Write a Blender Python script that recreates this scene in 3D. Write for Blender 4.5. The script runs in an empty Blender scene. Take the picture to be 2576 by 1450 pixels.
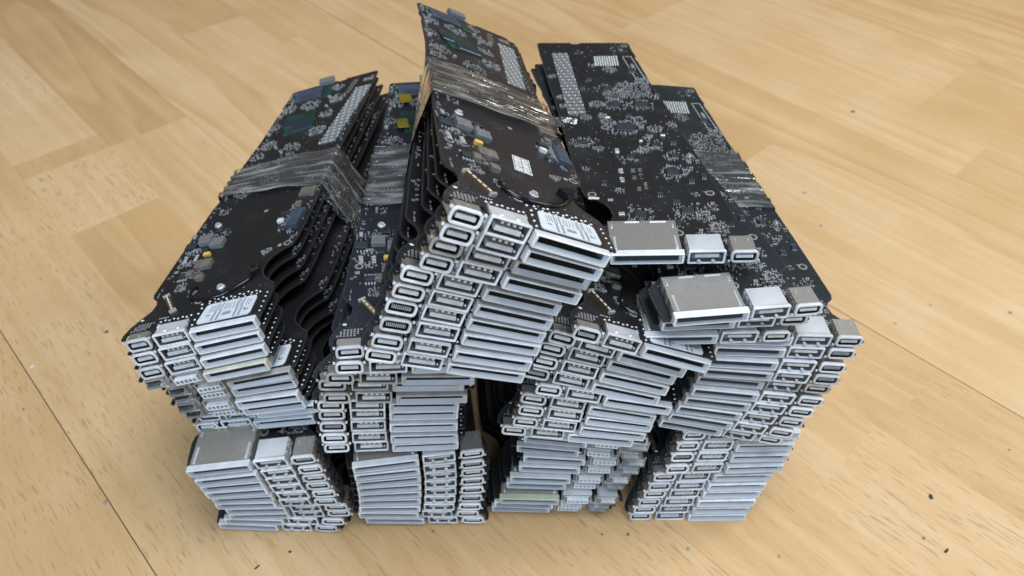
import bpy, bmesh, math, random
from mathutils import Matrix, Vector, Euler
S = 0.001                                  # every size below is written in millimetres
sc = bpy.context.scene
col = sc.collection
rnd = random.Random(7)

# ---------------------------------------------------------------- camera
PITCH = math.radians(44.119); CAMH = 342.14
cam_d = bpy.data.cameras.new('camera'); cam = bpy.data.objects.new('camera', cam_d); col.objects.link(cam)
cam_d.sensor_width = 36; cam_d.lens = 36 * 1957.06 / 2576; cam_d.clip_start = 0.01; cam_d.clip_end = 40
cam.location = (0, 0, CAMH * S)
cam.rotation_euler = (math.pi / 2 - PITCH, 0, 0)
cam.matrix_world = Matrix.Translation((0, 0, CAMH * S)) @ Matrix.Rotation(math.pi / 2 - PITCH, 4, 'X') @ Matrix.Rotation(math.radians(0.633), 4, 'Z')
cam_d.dof.use_dof = True; cam_d.dof.focus_distance = 0.285; cam_d.dof.aperture_fstop = 17
sc.camera = cam
sc.render.resolution_x = 1024; sc.render.resolution_y = 576

# ---------------------------------------------------------------- light
w = bpy.data.worlds.new('World'); sc.world = w; w.use_nodes = True
nt = w.node_tree; nt.nodes.clear()
wo = nt.nodes.new('ShaderNodeOutputWorld'); bg = nt.nodes.new('ShaderNodeBackground')
geo = nt.nodes.new('ShaderNodeTexCoord'); sep = nt.nodes.new('ShaderNodeSeparateXYZ')
rmp = nt.nodes.new('ShaderNodeValToRGB')
nt.links.new(geo.outputs['Generated'], sep.inputs[0]); nt.links.new(sep.outputs['Z'], rmp.inputs[0])
rmp.color_ramp.elements[0].color = (.17, .165, .16, 1); rmp.color_ramp.elements[0].position = 0.5
rmp.color_ramp.elements[1].color = (.60, .64, .70, 1); rmp.color_ramp.elements[1].position = .95
nt.links.new(rmp.outputs[0], bg.inputs[0]); bg.inputs[1].default_value = 0.46
nt.links.new(bg.outputs[0], wo.inputs[0])
def area(name, loc, target, sx, sy, power, color):
    l = bpy.data.lights.new(name, 'AREA'); l.shape = 'RECTANGLE'; l.size = sx; l.size_y = sy
    l.energy = power; l.color = color
    o = bpy.data.objects.new(name, l); col.objects.link(o); o.location = loc
    d = Vector(target) - Vector(loc); o.rotation_euler = d.to_track_quat('-Z', 'Y').to_euler()
    return o
area('ceiling_light', (.32, .12, 1.6), (.05, .25, .05), 1.0, .8, 21.5, (.86, .93, 1.0))
area('window_light', (-.30, -1.5, .85), (0, .2, .08), 1.1, .6, 23, (.64, .81, 1.0))
area('side_light', (1.7, .9, 1.1), (.25, .4, .05), .8, .8, 14, (1.0, .93, .80))
vs = sc.view_settings
vs.view_transform = 'Standard'; vs.look = 'None'; vs.exposure = 0.22; vs.gamma = 1.0; vs.use_curve_mapping = False

# ---------------------------------------------------------------- helpers
class MB:
    """collects faces (mm) and links them as one mesh object"""
    def __init__(s): s.v = []; s.f = []; s.m = []; s.sm = []
    def face(s, pts, mi=0, smooth=False):
        b = len(s.v); s.v += [tuple(p) for p in pts]; s.f.append(tuple(range(b, b + len(pts)))); s.m.append(mi); s.sm.append(smooth)
    def poly(s, verts, faces, mi=0, smooth=False):
        b = len(s.v); s.v += [tuple(p) for p in verts]
        for f in faces: s.f.append(tuple(b + i for i in f)); s.m.append(mi); s.sm.append(smooth)
    def box(s, x0, x1, y0, y1, z0, z1, mi=0, rz=0, bev=0):
        if bev:
            cx, cy = (x0 + x1) / 2, (y0 + y1) / 2; hx, hy = abs(x1 - x0) / 2, abs(y1 - y0) / 2
            def lp(h, k): return [(-hx + k, -hy + k, h), (hx - k, -hy + k, h), (hx - k, hy - k, h), (-hx + k, hy - k, h)]
            P = lp(z0, 0) + lp(z1 - bev, 0) + lp(z1, bev)
            fs = [(3, 2, 1, 0), (8, 9, 10, 11)]
            for r in (0, 4):
                for i in range(4): j = (i + 1) % 4; fs.append((r + i, r + j, r + 4 + j, r + 4 + i))
            c, n = math.cos(rz), math.sin(rz)
            s.poly([(cx + c * x - n * y, cy + n * x + c * y, z) for x, y, z in P], fs, mi); return
        cx, cy = (x0 + x1) / 2, (y0 + y1) / 2; hx, hy = (x1 - x0) / 2, (y1 - y0) / 2
        c, n = math.cos(rz), math.sin(rz)
        P = [(cx + c * x - n * y, cy + n * x + c * y, z) for z in (z0, z1) for x, y in ((-hx, -hy), (hx, -hy), (hx, hy), (-hx, hy))]
        s.poly(P, [(3, 2, 1, 0), (4, 5, 6, 7), (0, 1, 5, 4), (1, 2, 6, 5), (2, 3, 7, 6), (3, 0, 4, 7)], mi)
    def openbox(s, x0, x1, y0, y1, z0, z1, mi=0):
        P = [(x0, y0, z0), (x1, y0, z0), (x1, y1, z0), (x0, y1, z0), (x0, y0, z1), (x1, y0, z1), (x1, y1, z1), (x0, y1, z1)]
        s.poly(P, [(3, 2, 1, 0), (4, 5, 6, 7), (1, 2, 6, 5), (2, 3, 7, 6), (3, 0, 4, 7)], mi)
    def cyl(s, x, y, z0, z1, r, n=14, mi=0, r2=None, cap=True):
        r2 = r if r2 is None else r2
        a = [(x + r * math.cos(2 * math.pi * i / n), y + r * math.sin(2 * math.pi * i / n), z0) for i in range(n)]
        b = [(x + r2 * math.cos(2 * math.pi * i / n), y + r2 * math.sin(2 * math.pi * i / n), z1) for i in range(n)]
        s.poly(a + b, [(i, (i + 1) % n, n + (i + 1) % n, n + i) for i in range(n)], mi, True)
        if cap: s.face(b, mi)
    def ring(s, x, y, z, r0, r1, n=22, mi=0, h=0.06):
        A = []
        for r, zz in ((r0, z), (r0, z + h), (r1, z + h), (r1, z)):
            A += [(x + r * math.cos(2 * math.pi * i / n), y + r * math.sin(2 * math.pi * i / n), zz) for i in range(n)]
        fs = []
        for k in range(3):
            fs += [(k * n + i, (k + 1) * n + i, (k + 1) * n + (i + 1) % n, k * n + (i + 1) % n) for i in range(n)]
        s.poly(A, fs, mi)
    def dome(s, x, y, z, rx, ry, h, mi=0, n=8, rz=0):
        P = []; c, q = math.cos(rz), math.sin(rz)
        for k, (rr, hh) in enumerate(((1, 0), (.82, .6), (.42, .93))):
            for i in range(n):
                a = 2 * math.pi * i / n; X, Y = rx * rr * math.cos(a), ry * rr * math.sin(a)
                P.append((x + c * X - q * Y, y + q * X + c * Y, z + h * hh))
        P.append((x, y, z + h))
        fs = []
        for k in range(2): fs += [(k * n + i, k * n + (i + 1) % n, (k + 1) * n + (i + 1) % n, (k + 1) * n + i) for i in range(n)]
        fs += [(2 * n + i, 2 * n + (i + 1) % n, 3 * n) for i in range(n)]
        s.poly(P, fs, mi, True)
    def tube(s, pts, r, n=8, mi=0):
        P = []
        for i, p in enumerate(pts):
            a = Vector(pts[max(0, i - 1)]); b = Vector(pts[min(len(pts) - 1, i + 1)]); d = (b - a).normalized()
            u = d.cross(Vector((0, 0, 1))).normalized(); v = u.cross(d)
            for k in range(n):
                t = 2 * math.pi * k / n; q = Vector(p) + u * r * math.cos(t) + v * r * math.sin(t); P.append(tuple(q))
        fs = []
        for i in range(len(pts) - 1):
            fs += [(i * n + k, i * n + (k + 1) % n, (i + 1) * n + (k + 1) % n, (i + 1) * n + k) for k in range(n)]
        fs += [tuple(range(n))[::-1], tuple((len(pts) - 1) * n + k for k in range(n))]
        s.poly(P, fs, mi, True)
    def loops(s, loops, mi=0, smooth=False, cap0=False, cap1=False):
        """stitch loops of equal length (each list of xyz)"""
        n = len(loops[0]); P = [p for l in loops for p in l]; fs = []
        for k in range(len(loops) - 1):
            fs += [(k * n + i, k * n + (i + 1) % n, (k + 1) * n + (i + 1) % n, (k + 1) * n + i) for i in range(n)]
        if cap0: fs.append(tuple(range(n))[::-1])
        if cap1: fs.append(tuple((len(loops) - 1) * n + i for i in range(n)))
        s.poly(P, fs, mi, smooth)
    def xf(s, fn): s.v = [fn(p) for p in s.v]; return s
    def build(s, name, mats, parent=None, link=True):
        me = bpy.data.meshes.new(name)
        me.from_pydata([(x * S, y * S, z * S) for x, y, z in s.v], [], s.f)
        if not isinstance(mats, (list, tuple)): mats = [mats]
        for m in mats: me.materials.append(m)
        me.polygons.foreach_set('material_index', s.m); me.polygons.foreach_set('use_smooth', s.sm); me.update()
        bm = bmesh.new(); bm.from_mesh(me)
        bmesh.ops.recalc_face_normals(bm, faces=bm.faces); bm.to_mesh(me); bm.free()
        o = bpy.data.objects.new(name, me)
        if link: col.objects.link(o)
        if parent: o.parent = parent
        return o
def tag(o, label=None, cat=None, group=None, kind=None):
    if label: o['label'] = label
    if cat: o['category'] = cat
    if group: o['group'] = group
    if kind: o['kind'] = kind
    return o

def rect(x0, x1, z0, z1, y, r=0.0, n=3, cham=None):
    """rounded rectangle loop in the x-z plane at depth y (16 or so points)"""
    P = []
    rs = cham or (r, r, r, r)          # bl, br, tr, tl
    C = [(x0, z0, 180, rs[0], 1, 1), (x1, z0, 270, rs[1], -1, 1), (x1, z1, 0, rs[2], -1, -1), (x0, z1, 90, rs[3], 1, -1)]
    for cx, cz, a0, rr, sx, sz in C:
        for k in range(n + 1):
            a = math.radians(a0 + 90 * k / n)
            P.append((cx + sx * rr + rr * math.cos(a), y, cz + sz * rr + rr * math.sin(a)))
    return P

# ---------------------------------------------------------------- materials
def mat(name, base, rough=.5, metal=0.0, spec=.5, bump=0, bscale=300, rvar=0, rscale=60, cvar=0, coat=0, cscale=90):
    m = bpy.data.materials.new(name); m.use_nodes = True; n = m.node_tree; p = n.nodes['Principled BSDF']
    p.inputs['Base Color'].default_value = (*base, 1); p.inputs['Roughness'].default_value = rough
    p.inputs['Metallic'].default_value = metal; p.inputs['Specular IOR Level'].default_value = spec
    if coat: p.inputs['Coat Weight'].default_value = coat; p.inputs['Coat Roughness'].default_value = .15
    tc = n.nodes.new('ShaderNodeTexCoord')
    def noise(scale, det=3):
        t = n.nodes.new('ShaderNodeTexNoise'); t.inputs['Scale'].default_value = scale; t.inputs['Detail'].default_value = det
        n.links.new(tc.outputs['Object'], t.inputs['Vector']); return t
    if bump:
        t = noise(bscale); b = n.nodes.new('ShaderNodeBump'); b.inputs['Strength'].default_value = bump; b.inputs['Distance'].default_value = .0002
        n.links.new(t.outputs['Fac'], b.inputs['Height']); n.links.new(b.outputs[0], p.inputs['Normal'])
    if rvar:
        t = noise(rscale, 5); r = n.nodes.new('ShaderNodeMapRange'); r.inputs[1].default_value = .3; r.inputs[2].default_value = .7
        r.inputs[3].default_value = max(.02, rough - rvar); r.inputs[4].default_value = min(1, rough + rvar)
        n.links.new(t.outputs['Fac'], r.inputs[0]); n.links.new(r.outputs[0], p.inputs['Roughness'])
    if cvar:
        t = noise(cscale, 6); r = n.nodes.new('ShaderNodeMix'); r.data_type = 'RGBA'
        r.inputs[6].default_value = (*[c * (1 - cvar) for c in base], 1); r.inputs[7].default_value = (*[min(1, c * (1 + cvar)) for c in base], 1)
        q = n.nodes.new('ShaderNodeMapRange'); q.inputs[1].default_value = .35; q.inputs[2].default_value = .65
        n.links.new(t.outputs['Fac'], q.inputs[0]); n.links.new(q.outputs[0], r.inputs[0]); n.links.new(r.outputs[2], p.inputs['Base Color'])
    return m
def pcb_mat(name, base, dust):
    m = mat(name, base, .30, 0, .6, bump=.12, bscale=260)
    n = m.node_tree; p = n.nodes['Principled BSDF']; tc = n.nodes.new('ShaderNodeTexCoord')
    a = n.nodes.new('ShaderNodeTexNoise'); a.inputs['Scale'].default_value = 38; a.inputs['Detail'].default_value = 5
    b = n.nodes.new('ShaderNodeTexNoise'); b.inputs['Scale'].default_value = 1500; b.inputs['Detail'].default_value = 2
    for t in (a, b): n.links.new(tc.outputs['Object'], t.inputs['Vector'])
    r1 = n.nodes.new('ShaderNodeMapRange'); r1.inputs[1].default_value = .52; r1.inputs[2].default_value = .70
    r2 = n.nodes.new('ShaderNodeMapRange'); r2.inputs[1].default_value = .55; r2.inputs[2].default_value = .72
    n.links.new(a.outputs['Fac'], r1.inputs[0]); n.links.new(b.outputs['Fac'], r2.inputs[0])
    mu = n.nodes.new('ShaderNodeMath'); mu.operation = 'MULTIPLY'; n.links.new(r1.outputs[0], mu.inputs[0]); n.links.new(r2.outputs[0], mu.inputs[1])
    mv = n.nodes.new('ShaderNodeMath'); mv.operation = 'MULTIPLY'; mv.inputs[1].default_value = dust; n.links.new(mu.outputs[0], mv.inputs[0])
    mx = n.nodes.new('ShaderNodeMix'); mx.data_type = 'RGBA'; mx.inputs[6].default_value = (*base, 1); mx.inputs[7].default_value = (.25, .24, .25, 1)
    n.links.new(mv.outputs[0], mx.inputs[0]); n.links.new(mx.outputs[2], p.inputs['Base Color'])
    rr = n.nodes.new('ShaderNodeMapRange'); rr.inputs[3].default_value = .24; rr.inputs[4].default_value = .5
    n.links.new(a.outputs['Fac'], rr.inputs[0]); n.links.new(rr.outputs[0], p.inputs['Roughness'])
    return m
def vary(m, amt):
    """each copy of a part is a little lighter or duller than the next"""
    n = m.node_tree; p = n.nodes['Principled BSDF']; s = p.inputs['Base Color']
    oi = n.nodes.new('ShaderNodeObjectInfo'); r = n.nodes.new('ShaderNodeMapRange'); r.inputs[3].default_value = 1 - amt; r.inputs[4].default_value = 1 + amt * .3
    hsv = n.nodes.new('ShaderNodeHueSaturation'); n.links.new(oi.outputs['Random'], r.inputs[0]); n.links.new(r.outputs[0], hsv.inputs['Value'])
    if s.is_linked: n.links.new(s.links[0].from_socket, hsv.inputs['Color'])
    else: hsv.inputs['Color'].default_value = s.default_value
    n.links.new(hsv.outputs[0], s); return m
M = dict(
    pcb=pcb_mat('black_solder_mask', (.012, .0115, .0125), .45),
    pcb_dusty=pcb_mat('dusty_black_solder_mask', (.016, .015, .018), 1.0),
    pcb_blue=pcb_mat('blue_black_solder_mask', (.010, .0125, .020), .5),  # black mask with its bluish sheen put into the colour
    pcb_green=pcb_mat('green_black_solder_mask', (.013, .0175, .021), .4),  # black mask, greenish reflection put into the base colour
    edge=mat('fibreglass_edge', (.016, .013, .011), .6, cvar=.5, cscale=400),
    edge_dark=mat('dark_fibreglass_edge', (.02, .017, .016), .6, cvar=.4, cscale=400),
    bezel=mat('pale_grey_port_frame', (.66, .685, .72), .28, .0, .5, bump=.12, bscale=900, cvar=.10, cscale=160),
    bezel_warm=mat('warm_grey_port_frame', (.40, .39, .37), .42, .0, .5, bump=.15, bscale=900, cvar=.14, cscale=160),
    bezel_yellow=mat('yellowed_port_frame', (.54, .54, .46), .42, .0, .5, bump=.1, bscale=900, cvar=.12, cscale=120),
    bezel_green=mat('green_tinged_port_frame', (.40, .46, .34), .42, .0, .5, bump=.1, bscale=900, cvar=.12, cscale=120),
    cavity=mat('dark_port_cavity', (.03, .032, .035), .5, .3, cvar=.3),
    throat=mat('card_slot_throat', (.11, .12, .13), .5),  # dark colour stands in for shade under the slot lip
    slope=mat('port_mouth_plastic', (.43, .46, .50), .5, cvar=.08),  # frame colour darkened, shade inside the mouth painted in
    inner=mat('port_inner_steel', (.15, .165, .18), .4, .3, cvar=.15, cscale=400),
    tongue=mat('grey_port_tongue', (.52, .545, .565), .45, cvar=.12, cscale=300),
    steel=mat('port_shield_steel', (.78, .80, .83), .36, .5, rvar=.06, rscale=120, bump=.06, bscale=500, cvar=.08),
    can=mat('card_slot_steel', (.56, .53, .49), .36, .78, bump=.06, bscale=700, cvar=.04, cscale=500),
    solder=mat('bright_solder', (.60, .62, .63), .35, .55, bump=.3, bscale=1500),
    passive=mat('capacitor_body', (.17, .155, .145), .5, cvar=.5, cscale=900),
    chip=mat('chip_package', (.028, .034, .045), .38, 0, .5, bump=.1, bscale=900),
    chip_blue=mat('blue_grey_chip_package', (.05, .065, .10), .34, 0, .5, bump=.1, bscale=900, cvar=.3),
    die=mat('polished_silicon_die', (.05, .07, .10), .07, .6),
    substrate=mat('green_chip_substrate', (.012, .04, .028), .35, cvar=.3),
    inductor=mat('grey_inductor', (.16, .165, .17), .55, .1, bump=.4, bscale=1500, cvar=.15, cscale=600),
    tan=mat('tan_capacitor', (.15, .135, .115), .5, .1, bump=.2, bscale=900, cvar=.3, cscale=300),
    yellow=mat('yellow_tantalum', (.72, .48, .10), .4),
    gold=mat('gold_plate', (.80, .60, .28), .28, 1.0, bump=.1),
    silk=mat('white_silkscreen', (.62, .63, .62), .6),
    silkdim=mat('dull_silkscreen', (.26, .25, .23), .6),
    kapton=mat('yellow_tape', (.20, .155, .012), .3, 0, .5, bump=.3, bscale=400, cvar=.2),
    window=mat('white_slot_underside', (.62, .66, .70), .45, cvar=.06, cscale=200),
    groove=mat('slot_groove', (.25, .29, .34), .5),
    lip=mat('glossy_black_plastic', (.008, .008, .009), .14),
    crumb=mat('dark_crumb', (.03, .03, .03), .6, cvar=.4), crumb_grey=mat('grey_crumb', (.30, .27, .22), .8, cvar=.3),
    crumb_brown=mat('brown_crumb', (.24, .155, .08), .8, cvar=.3), crumb_pale=mat('pale_crumb', (.62, .6, .56), .7),
)
for k, a in (('bezel', .26), ('bezel_warm', .2), ('tongue', .22), ('steel', .15)): vary(M[k], a)
M['rim'] = mat('board_rim', (.05, .055, .06), .35, .3)  # lighter colour stands in for light catching the board edge
def film_mat(name, tint, opac):
    m = bpy.data.materials.new(name); m.use_nodes = True; n = m.node_tree; n.nodes.clear()
    out = n.nodes.new('ShaderNodeOutputMaterial'); tr = n.nodes.new('ShaderNodeBsdfTransparent'); tr.inputs[0].default_value = (*tint, 1)
    gl = n.nodes.new('ShaderNodeBsdfGlossy'); gl.inputs[0].default_value = (1, 1, 1, 1); gl.inputs['Roughness'].default_value = .10
    df = n.nodes.new('ShaderNodeBsdfDiffuse'); df.inputs[0].default_value = (*[.75 * t for t in tint], 1)
    uv = n.nodes.new('ShaderNodeUVMap'); mp = n.nodes.new('ShaderNodeMapping'); mp.inputs['Scale'].default_value = (.7, 6.5, 1)
    nz = n.nodes.new('ShaderNodeTexNoise'); nz.inputs['Scale'].default_value = 1.5; nz.inputs['Detail'].default_value = 2; nz.inputs['Distortion'].default_value = .9
    m2 = n.nodes.new('ShaderNodeMapping'); m2.inputs['Scale'].default_value = (5, 5, 1); m2.inputs['Rotation'].default_value = (0, 0, .5)
    n2 = n.nodes.new('ShaderNodeTexNoise'); n2.inputs['Scale'].default_value = 1.2; n2.inputs['Detail'].default_value = 1; n2.inputs['Distortion'].default_value = 1.2
    n.links.new(uv.outputs[0], mp.inputs[0]); n.links.new(mp.outputs[0], nz.inputs['Vector']); n.links.new(uv.outputs[0], m2.inputs[0]); n.links.new(m2.outputs[0], n2.inputs['Vector'])
    sm = n.nodes.new('ShaderNodeMath'); sm.operation = 'ADD'; n.links.new(nz.outputs['Fac'], sm.inputs[0]); q2 = n.nodes.new('ShaderNodeMath'); q2.operation = 'MULTIPLY'; q2.inputs[1].default_value = .28; n.links.new(n2.outputs['Fac'], q2.inputs[0]); n.links.new(q2.outputs[0], sm.inputs[1])
    bp = n.nodes.new('ShaderNodeBump'); bp.inputs['Strength'].default_value = 1.0; bp.inputs['Distance'].default_value = .0013
    n.links.new(sm.outputs[0], bp.inputs['Height']); n.links.new(bp.outputs[0], gl.inputs['Normal'])
    r = n.nodes.new('ShaderNodeMapRange'); r.inputs[1].default_value = .50; r.inputs[2].default_value = .72; r.inputs[3].default_value = opac * .25; r.inputs[4].default_value = opac * 2.2
    n.links.new(nz.outputs['Fac'], r.inputs[0])
    fr = n.nodes.new('ShaderNodeFresnel'); fr.inputs[0].default_value = 1.5; 
    f2 = n.nodes.new('ShaderNodeMath'); f2.operation = 'MULTIPLY'; f2.inputs[1].default_value = 2.0; f2.use_clamp = True; n.links.new(fr.outputs[0], f2.inputs[0])
    m1 = n.nodes.new('ShaderNodeMixShader'); n.links.new(r.outputs[0], m1.inputs[0]); n.links.new(tr.outputs[0], m1.inputs[1]); n.links.new(df.outputs[0], m1.inputs[2])
    mx = n.nodes.new('ShaderNodeMixShader'); n.links.new(f2.outputs[0], mx.inputs[0]); n.links.new(m1.outputs[0], mx.inputs[1]); n.links.new(gl.outputs[0], mx.inputs[2])
    n.links.new(mx.outputs[0], out.inputs[0]); return m
M['film'] = film_mat('clear_stretch_film', (.95, .955, .96), .17)
M['film_tan'] = film_mat('tan_tinged_stretch_film', (.94, .92, .88), .15)
# ---------------------------------------------------------------- floor: laminate strips 63.7 mm wide, three to a plank
TH = math.radians(46.3)
def st2xy(s, t): return (s * math.sin(TH) + t * math.cos(TH), s * math.cos(TH) - t * math.sin(TH))
W3 = 63.67; SEG = {   # strip -> [(t start, t end, tone 0 pinkish-dark .. 1 pale, cathedral amount, fleck amount)]
    0: [(-2200, -1100, .5, .2, .6), (-1100, -580, .48, .1, .6), (-580, -222, .62, .1, 1), (-222, 400, .74, .3, .7), (400, 1200, .4, .2, 1)],
    1: [(-2200, -1300, .4, .6, .3), (-1300, -603, .86, .1, .5), (-603, -580, .42, .2, .7), (-580, -494, .78, .1, 1.3), (-494, -222, .36, 1, .2), (-222, 260, .52, .3, 1), (260, 1200, .6, .3, 1)],
    2: [(-2200, -1150, .5, .4, .3), (-1150, -580, .34, 1, .1), (-580, -222, .62, .5, .3), (-222, 1200, .5, .3, 1)],
    3: [(-2200, -1000, .4, .5, .2), (-1000, -380, .66, 1.1, .1), (-380, 90, .5, .3, .6), (90, 1200, .46, .2, 1)],
    4: [(-2200, -715, .36, .5, .2), (-715, -300, .72, .4, .2), (-300, -45, .6, .4, .5), (-45, 1200, .68, .25, 1)],
    5: [(-2200, -640, .6, .5, .2), (-640, -240, .7, .3, .2), (-240, -40, .40, .8, .4), (-40, 1200, .38, .45, .7)],
    6: [(-2200, -900, .6, .5, .1), (-900, -500, .7, .6, .2), (-500, 600, .74, .25, .35), (600, 1200, .5, .2, .7)],
    7: [(-2200, -700, .5, .5, .1), (-700, -235, .44, .35, .2), (-235, 700, .84, .15, .25), (700, 1200, .5, .3, .5)],
    8: [(-2200, -620, .7, .4, .1), (-620, -20, .62, 1.1, .1), (-20, 1200, .50, .4, .2)],
    9: [(-2200, -444, .55, 1, .1), (-444, -118, .74, .3, .1), (-118, 1200, .55, .5, .2)],
    10: [(-2200, -444, .5, .6, .1), (-444, -183, .72, .4, .1), (-183, 1200, .48, .3, .2)],
    11: [(-2200, -183, .78, .3, .1), (-183, 1200, .5, .4, .2)],
    -1: [(-2200, -700, .5, .3, .6), (-700, -120, .5, .1, 1.1), (-120, 1200, .48, .15, 1.1)],
    -2: [(-2200, -900, .6, .3, .6), (-900, -320, .46, .1, 1.1), (-320, 1200, .52, .15, 1.1)],
    -3: [(-2200, -500, .44, .3, .6), (-500, 1200, .5, .1, 1.1)],
}
fm = MB(); att = []; uvl = []
GAP = .28
for j in range(-16, 40):
    segs = SEG.get(j)
    if not segs:
        segs = []; t = -3200 + rnd.uniform(0, 300)
        while t < 2600:
            L = rnd.uniform(280, 520); segs.append((t, t + L, rnd.uniform(.35, .8), rnd.choice((.2, .5, 1)), .3 if j > 5 else .9)); t += L
    s0 = -4.2 + j * W3; s1 = s0 + W3
    gl = GAP if j in (0, 6) else .07; gr = GAP if j + 1 in (0, 6) else .07      # two joints have opened, the rest are tight
    a0 = s0 + (gl if j % 3 == 0 else 0); a1 = s1 - (gr if j % 3 == 2 else 0)
    for k, (t0, t1, tone, ca, fl) in enumerate(segs):
        fm.face([(*st2xy(a0, t0), 0), (*st2xy(a1, t0), 0), (*st2xy(a1, t1), 0), (*st2xy(a0, t1), 0)], 0)
        sd = rnd.uniform(0, 50); att.append((.53 + (tone - .53) * .72, ca * .8, fl)); uvl.append([(a0, t0, sd), (a1, t0, sd), (a1, t1, sd), (a0, t1, sd)])
    if j % 3 == 0:      # the groove between two planks
        lo, hi = -3200, 2900
        fm.face([(*st2xy(s0 - gl, lo), -.15), (*st2xy(s0 + gl, lo), -.15), (*st2xy(s0 + gl, hi), -.15), (*st2xy(s0 - gl, hi), -.15)], 1)
        att.append((0, 0, 0)); uvl.append([(0, 0, 0)] * 4)
def floor_mat():
    m = bpy.data.materials.new('beech_laminate'); m.use_nodes = True; n = m.node_tree; p = n.nodes['Principled BSDF']
    N = n.nodes.new; Lk = n.links.new
    at = N('ShaderNodeAttribute'); at.attribute_name = 'strip'; at.attribute_type = 'GEOMETRY'
    sp = N('ShaderNodeSeparateColor'); Lk(at.outputs['Color'], sp.inputs[0])
    st_ = N('ShaderNodeAttribute'); st_.attribute_name = 'grain'; st_.attribute_type = 'GEOMETRY'
    g = N('ShaderNodeSeparateXYZ'); Lk(st_.outputs['Vector'], g.inputs[0])
    def math_(op, a, b=None, c=None):
        q = N('ShaderNodeMath'); q.operation = op
        for i, v in enumerate((a, b, c)):
            if v is None: continue
            if isinstance(v, (int, float)): q.inputs[i].default_value = v
            else: Lk(v, q.inputs[i])
        return q.outputs[0]
    def vec(a, b, c):
        q = N('ShaderNodeCombineXYZ')
        for i, v in enumerate((a, b, c)):
            if isinstance(v, (int, float)): q.inputs[i].default_value = v
            else: Lk(v, q.inputs[i])
        return q.outputs[0]
    def noise(v, sc_, det=2, dist=0):
        q = N('ShaderNodeTexNoise'); q.inputs['Scale'].default_value = sc_; q.inputs['Detail'].default_value = det; q.inputs['Distortion'].default_value = dist
        Lk(v, q.inputs['Vector']); return q.outputs['Fac']
    def rng(v, a, b, c, d):
        q = N('ShaderNodeMapRange'); q.inputs[1].default_value = a; q.inputs[2].default_value = b; q.inputs[3].default_value = c; q.inputs[4].default_value = d
        Lk(v, q.inputs[0]); return q.outputs[0]
    s, t, z = g.outputs[0], g.outputs[1], g.outputs[2]
    zz = math_('MULTIPLY', z, 3.1)
    # cathedral figure: rings of a slowly varying field
    f1 = noise(vec(math_('MULTIPLY', s, .019), math_('MULTIPLY', t, .0022), zz), 1, 1.2, .2)
    r1 = math_('FRACT', math_('MULTIPLY', f1, 8.0))
    cath = math_('MULTIPLY', rng(r1, 0, .8, 0, 1), rng(r1, .86, 1.0, 1, 0))
    # straight streaks
    f2 = noise(vec(math_('MULTIPLY', s, .16), math_('MULTIPLY', t, .004), zz), 1, 4, 0)
    # short medullary flecks
    f3 = noise(vec(math_('MULTIPLY', s, 1.05), math_('MULTIPLY', t, .085), zz), 1, 1, 0)
    fl = rng(f3, .60, .67, 0, 1)
    f4 = noise(vec(math_('MULTIPLY', s, 2.6), math_('MULTIPLY', t, .10), zz), 1, 2, 0)
    f5 = noise(vec(math_('MULTIPLY', s, .02), math_('MULTIPLY', t, .02), zz), 1, 3, 0)
    fb = math_('MULTIPLY', fl, rng(f5, .35, .6, .45, 1))
    tone = math_('ADD', sp.outputs[0], math_('MULTIPLY', math_('SUBTRACT', f2, .5), .6))
    tone = math_('ADD', tone, math_('MULTIPLY', math_('SUBTRACT', math_('MULTIPLY', cath, sp.outputs[1]), math_('MULTIPLY', sp.outputs[1], .45)), -.36))
    tone = math_('ADD', tone, math_('MULTIPLY', math_('SUBTRACT', f4, .5), .35))
    tone = math_('ADD', tone, math_('MULTIPLY', math_('SUBTRACT', f5, .5), .35))
    rp = N('ShaderNodeValToRGB'); Lk(tone, rp.inputs[0]); e = rp.color_ramp.elements
    e[0].position = 0; e[0].color = (.45, .27, .12, 1)
    e[1].position = 1; e[1].color = (.67, .48, .28, 1)
    q = e.new(.5); q.color = (.555, .357, .172, 1)
    mx = N('ShaderNodeMix'); mx.data_type = 'RGBA'; mx.blend_type = 'MIX'
    Lk(math_('MULTIPLY', math_('MULTIPLY', fb, sp.outputs[2]), .5), mx.inputs[0]); Lk(rp.outputs[0], mx.inputs[6]); mx.inputs[7].default_value = (.27, .15, .065, 1)
    Lk(mx.outputs[2], p.inputs['Base Color'])
    p.inputs['Roughness'].default_value = .42; p.inputs['Specular IOR Level'].default_value = .35
    bp = N('ShaderNodeBump'); bp.inputs['Strength'].default_value = .25; bp.inputs['Distance'].default_value = .0002
    Lk(f4, bp.inputs['Height']); Lk(bp.outputs[0], p.inputs['Normal'])
    Lk(rng(f5, .3, .7, .36, .5), p.inputs['Roughness'])
    return m
flo = fm.build('floor', [floor_mat(), mat('plank_groove', (.10, .06, .03), .8)])
a1 = flo.data.attributes.new('strip', 'FLOAT_COLOR', 'CORNER'); a2 = flo.data.attributes.new('grain', 'FLOAT_VECTOR', 'CORNER')
li = 0
for pi, poly in enumerate(flo.data.polygons):
    # corners may have been re-ordered by the normal fix: look them up by position
    c = uvl[pi]; base = [Vector((*st2xy(u[0], u[1]), 0)) * S for u in c]
    for l in poly.loop_indices:
        v = flo.data.vertices[flo.data.loops[l].vertex_index].co
        k = min(range(4), key=lambda i: (base[i].xy - v.xy).length)
        a1.data[l].color = (*att[pi], 1); a2.data[l].vector = c[k]
tag(flo, kind='structure')
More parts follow.
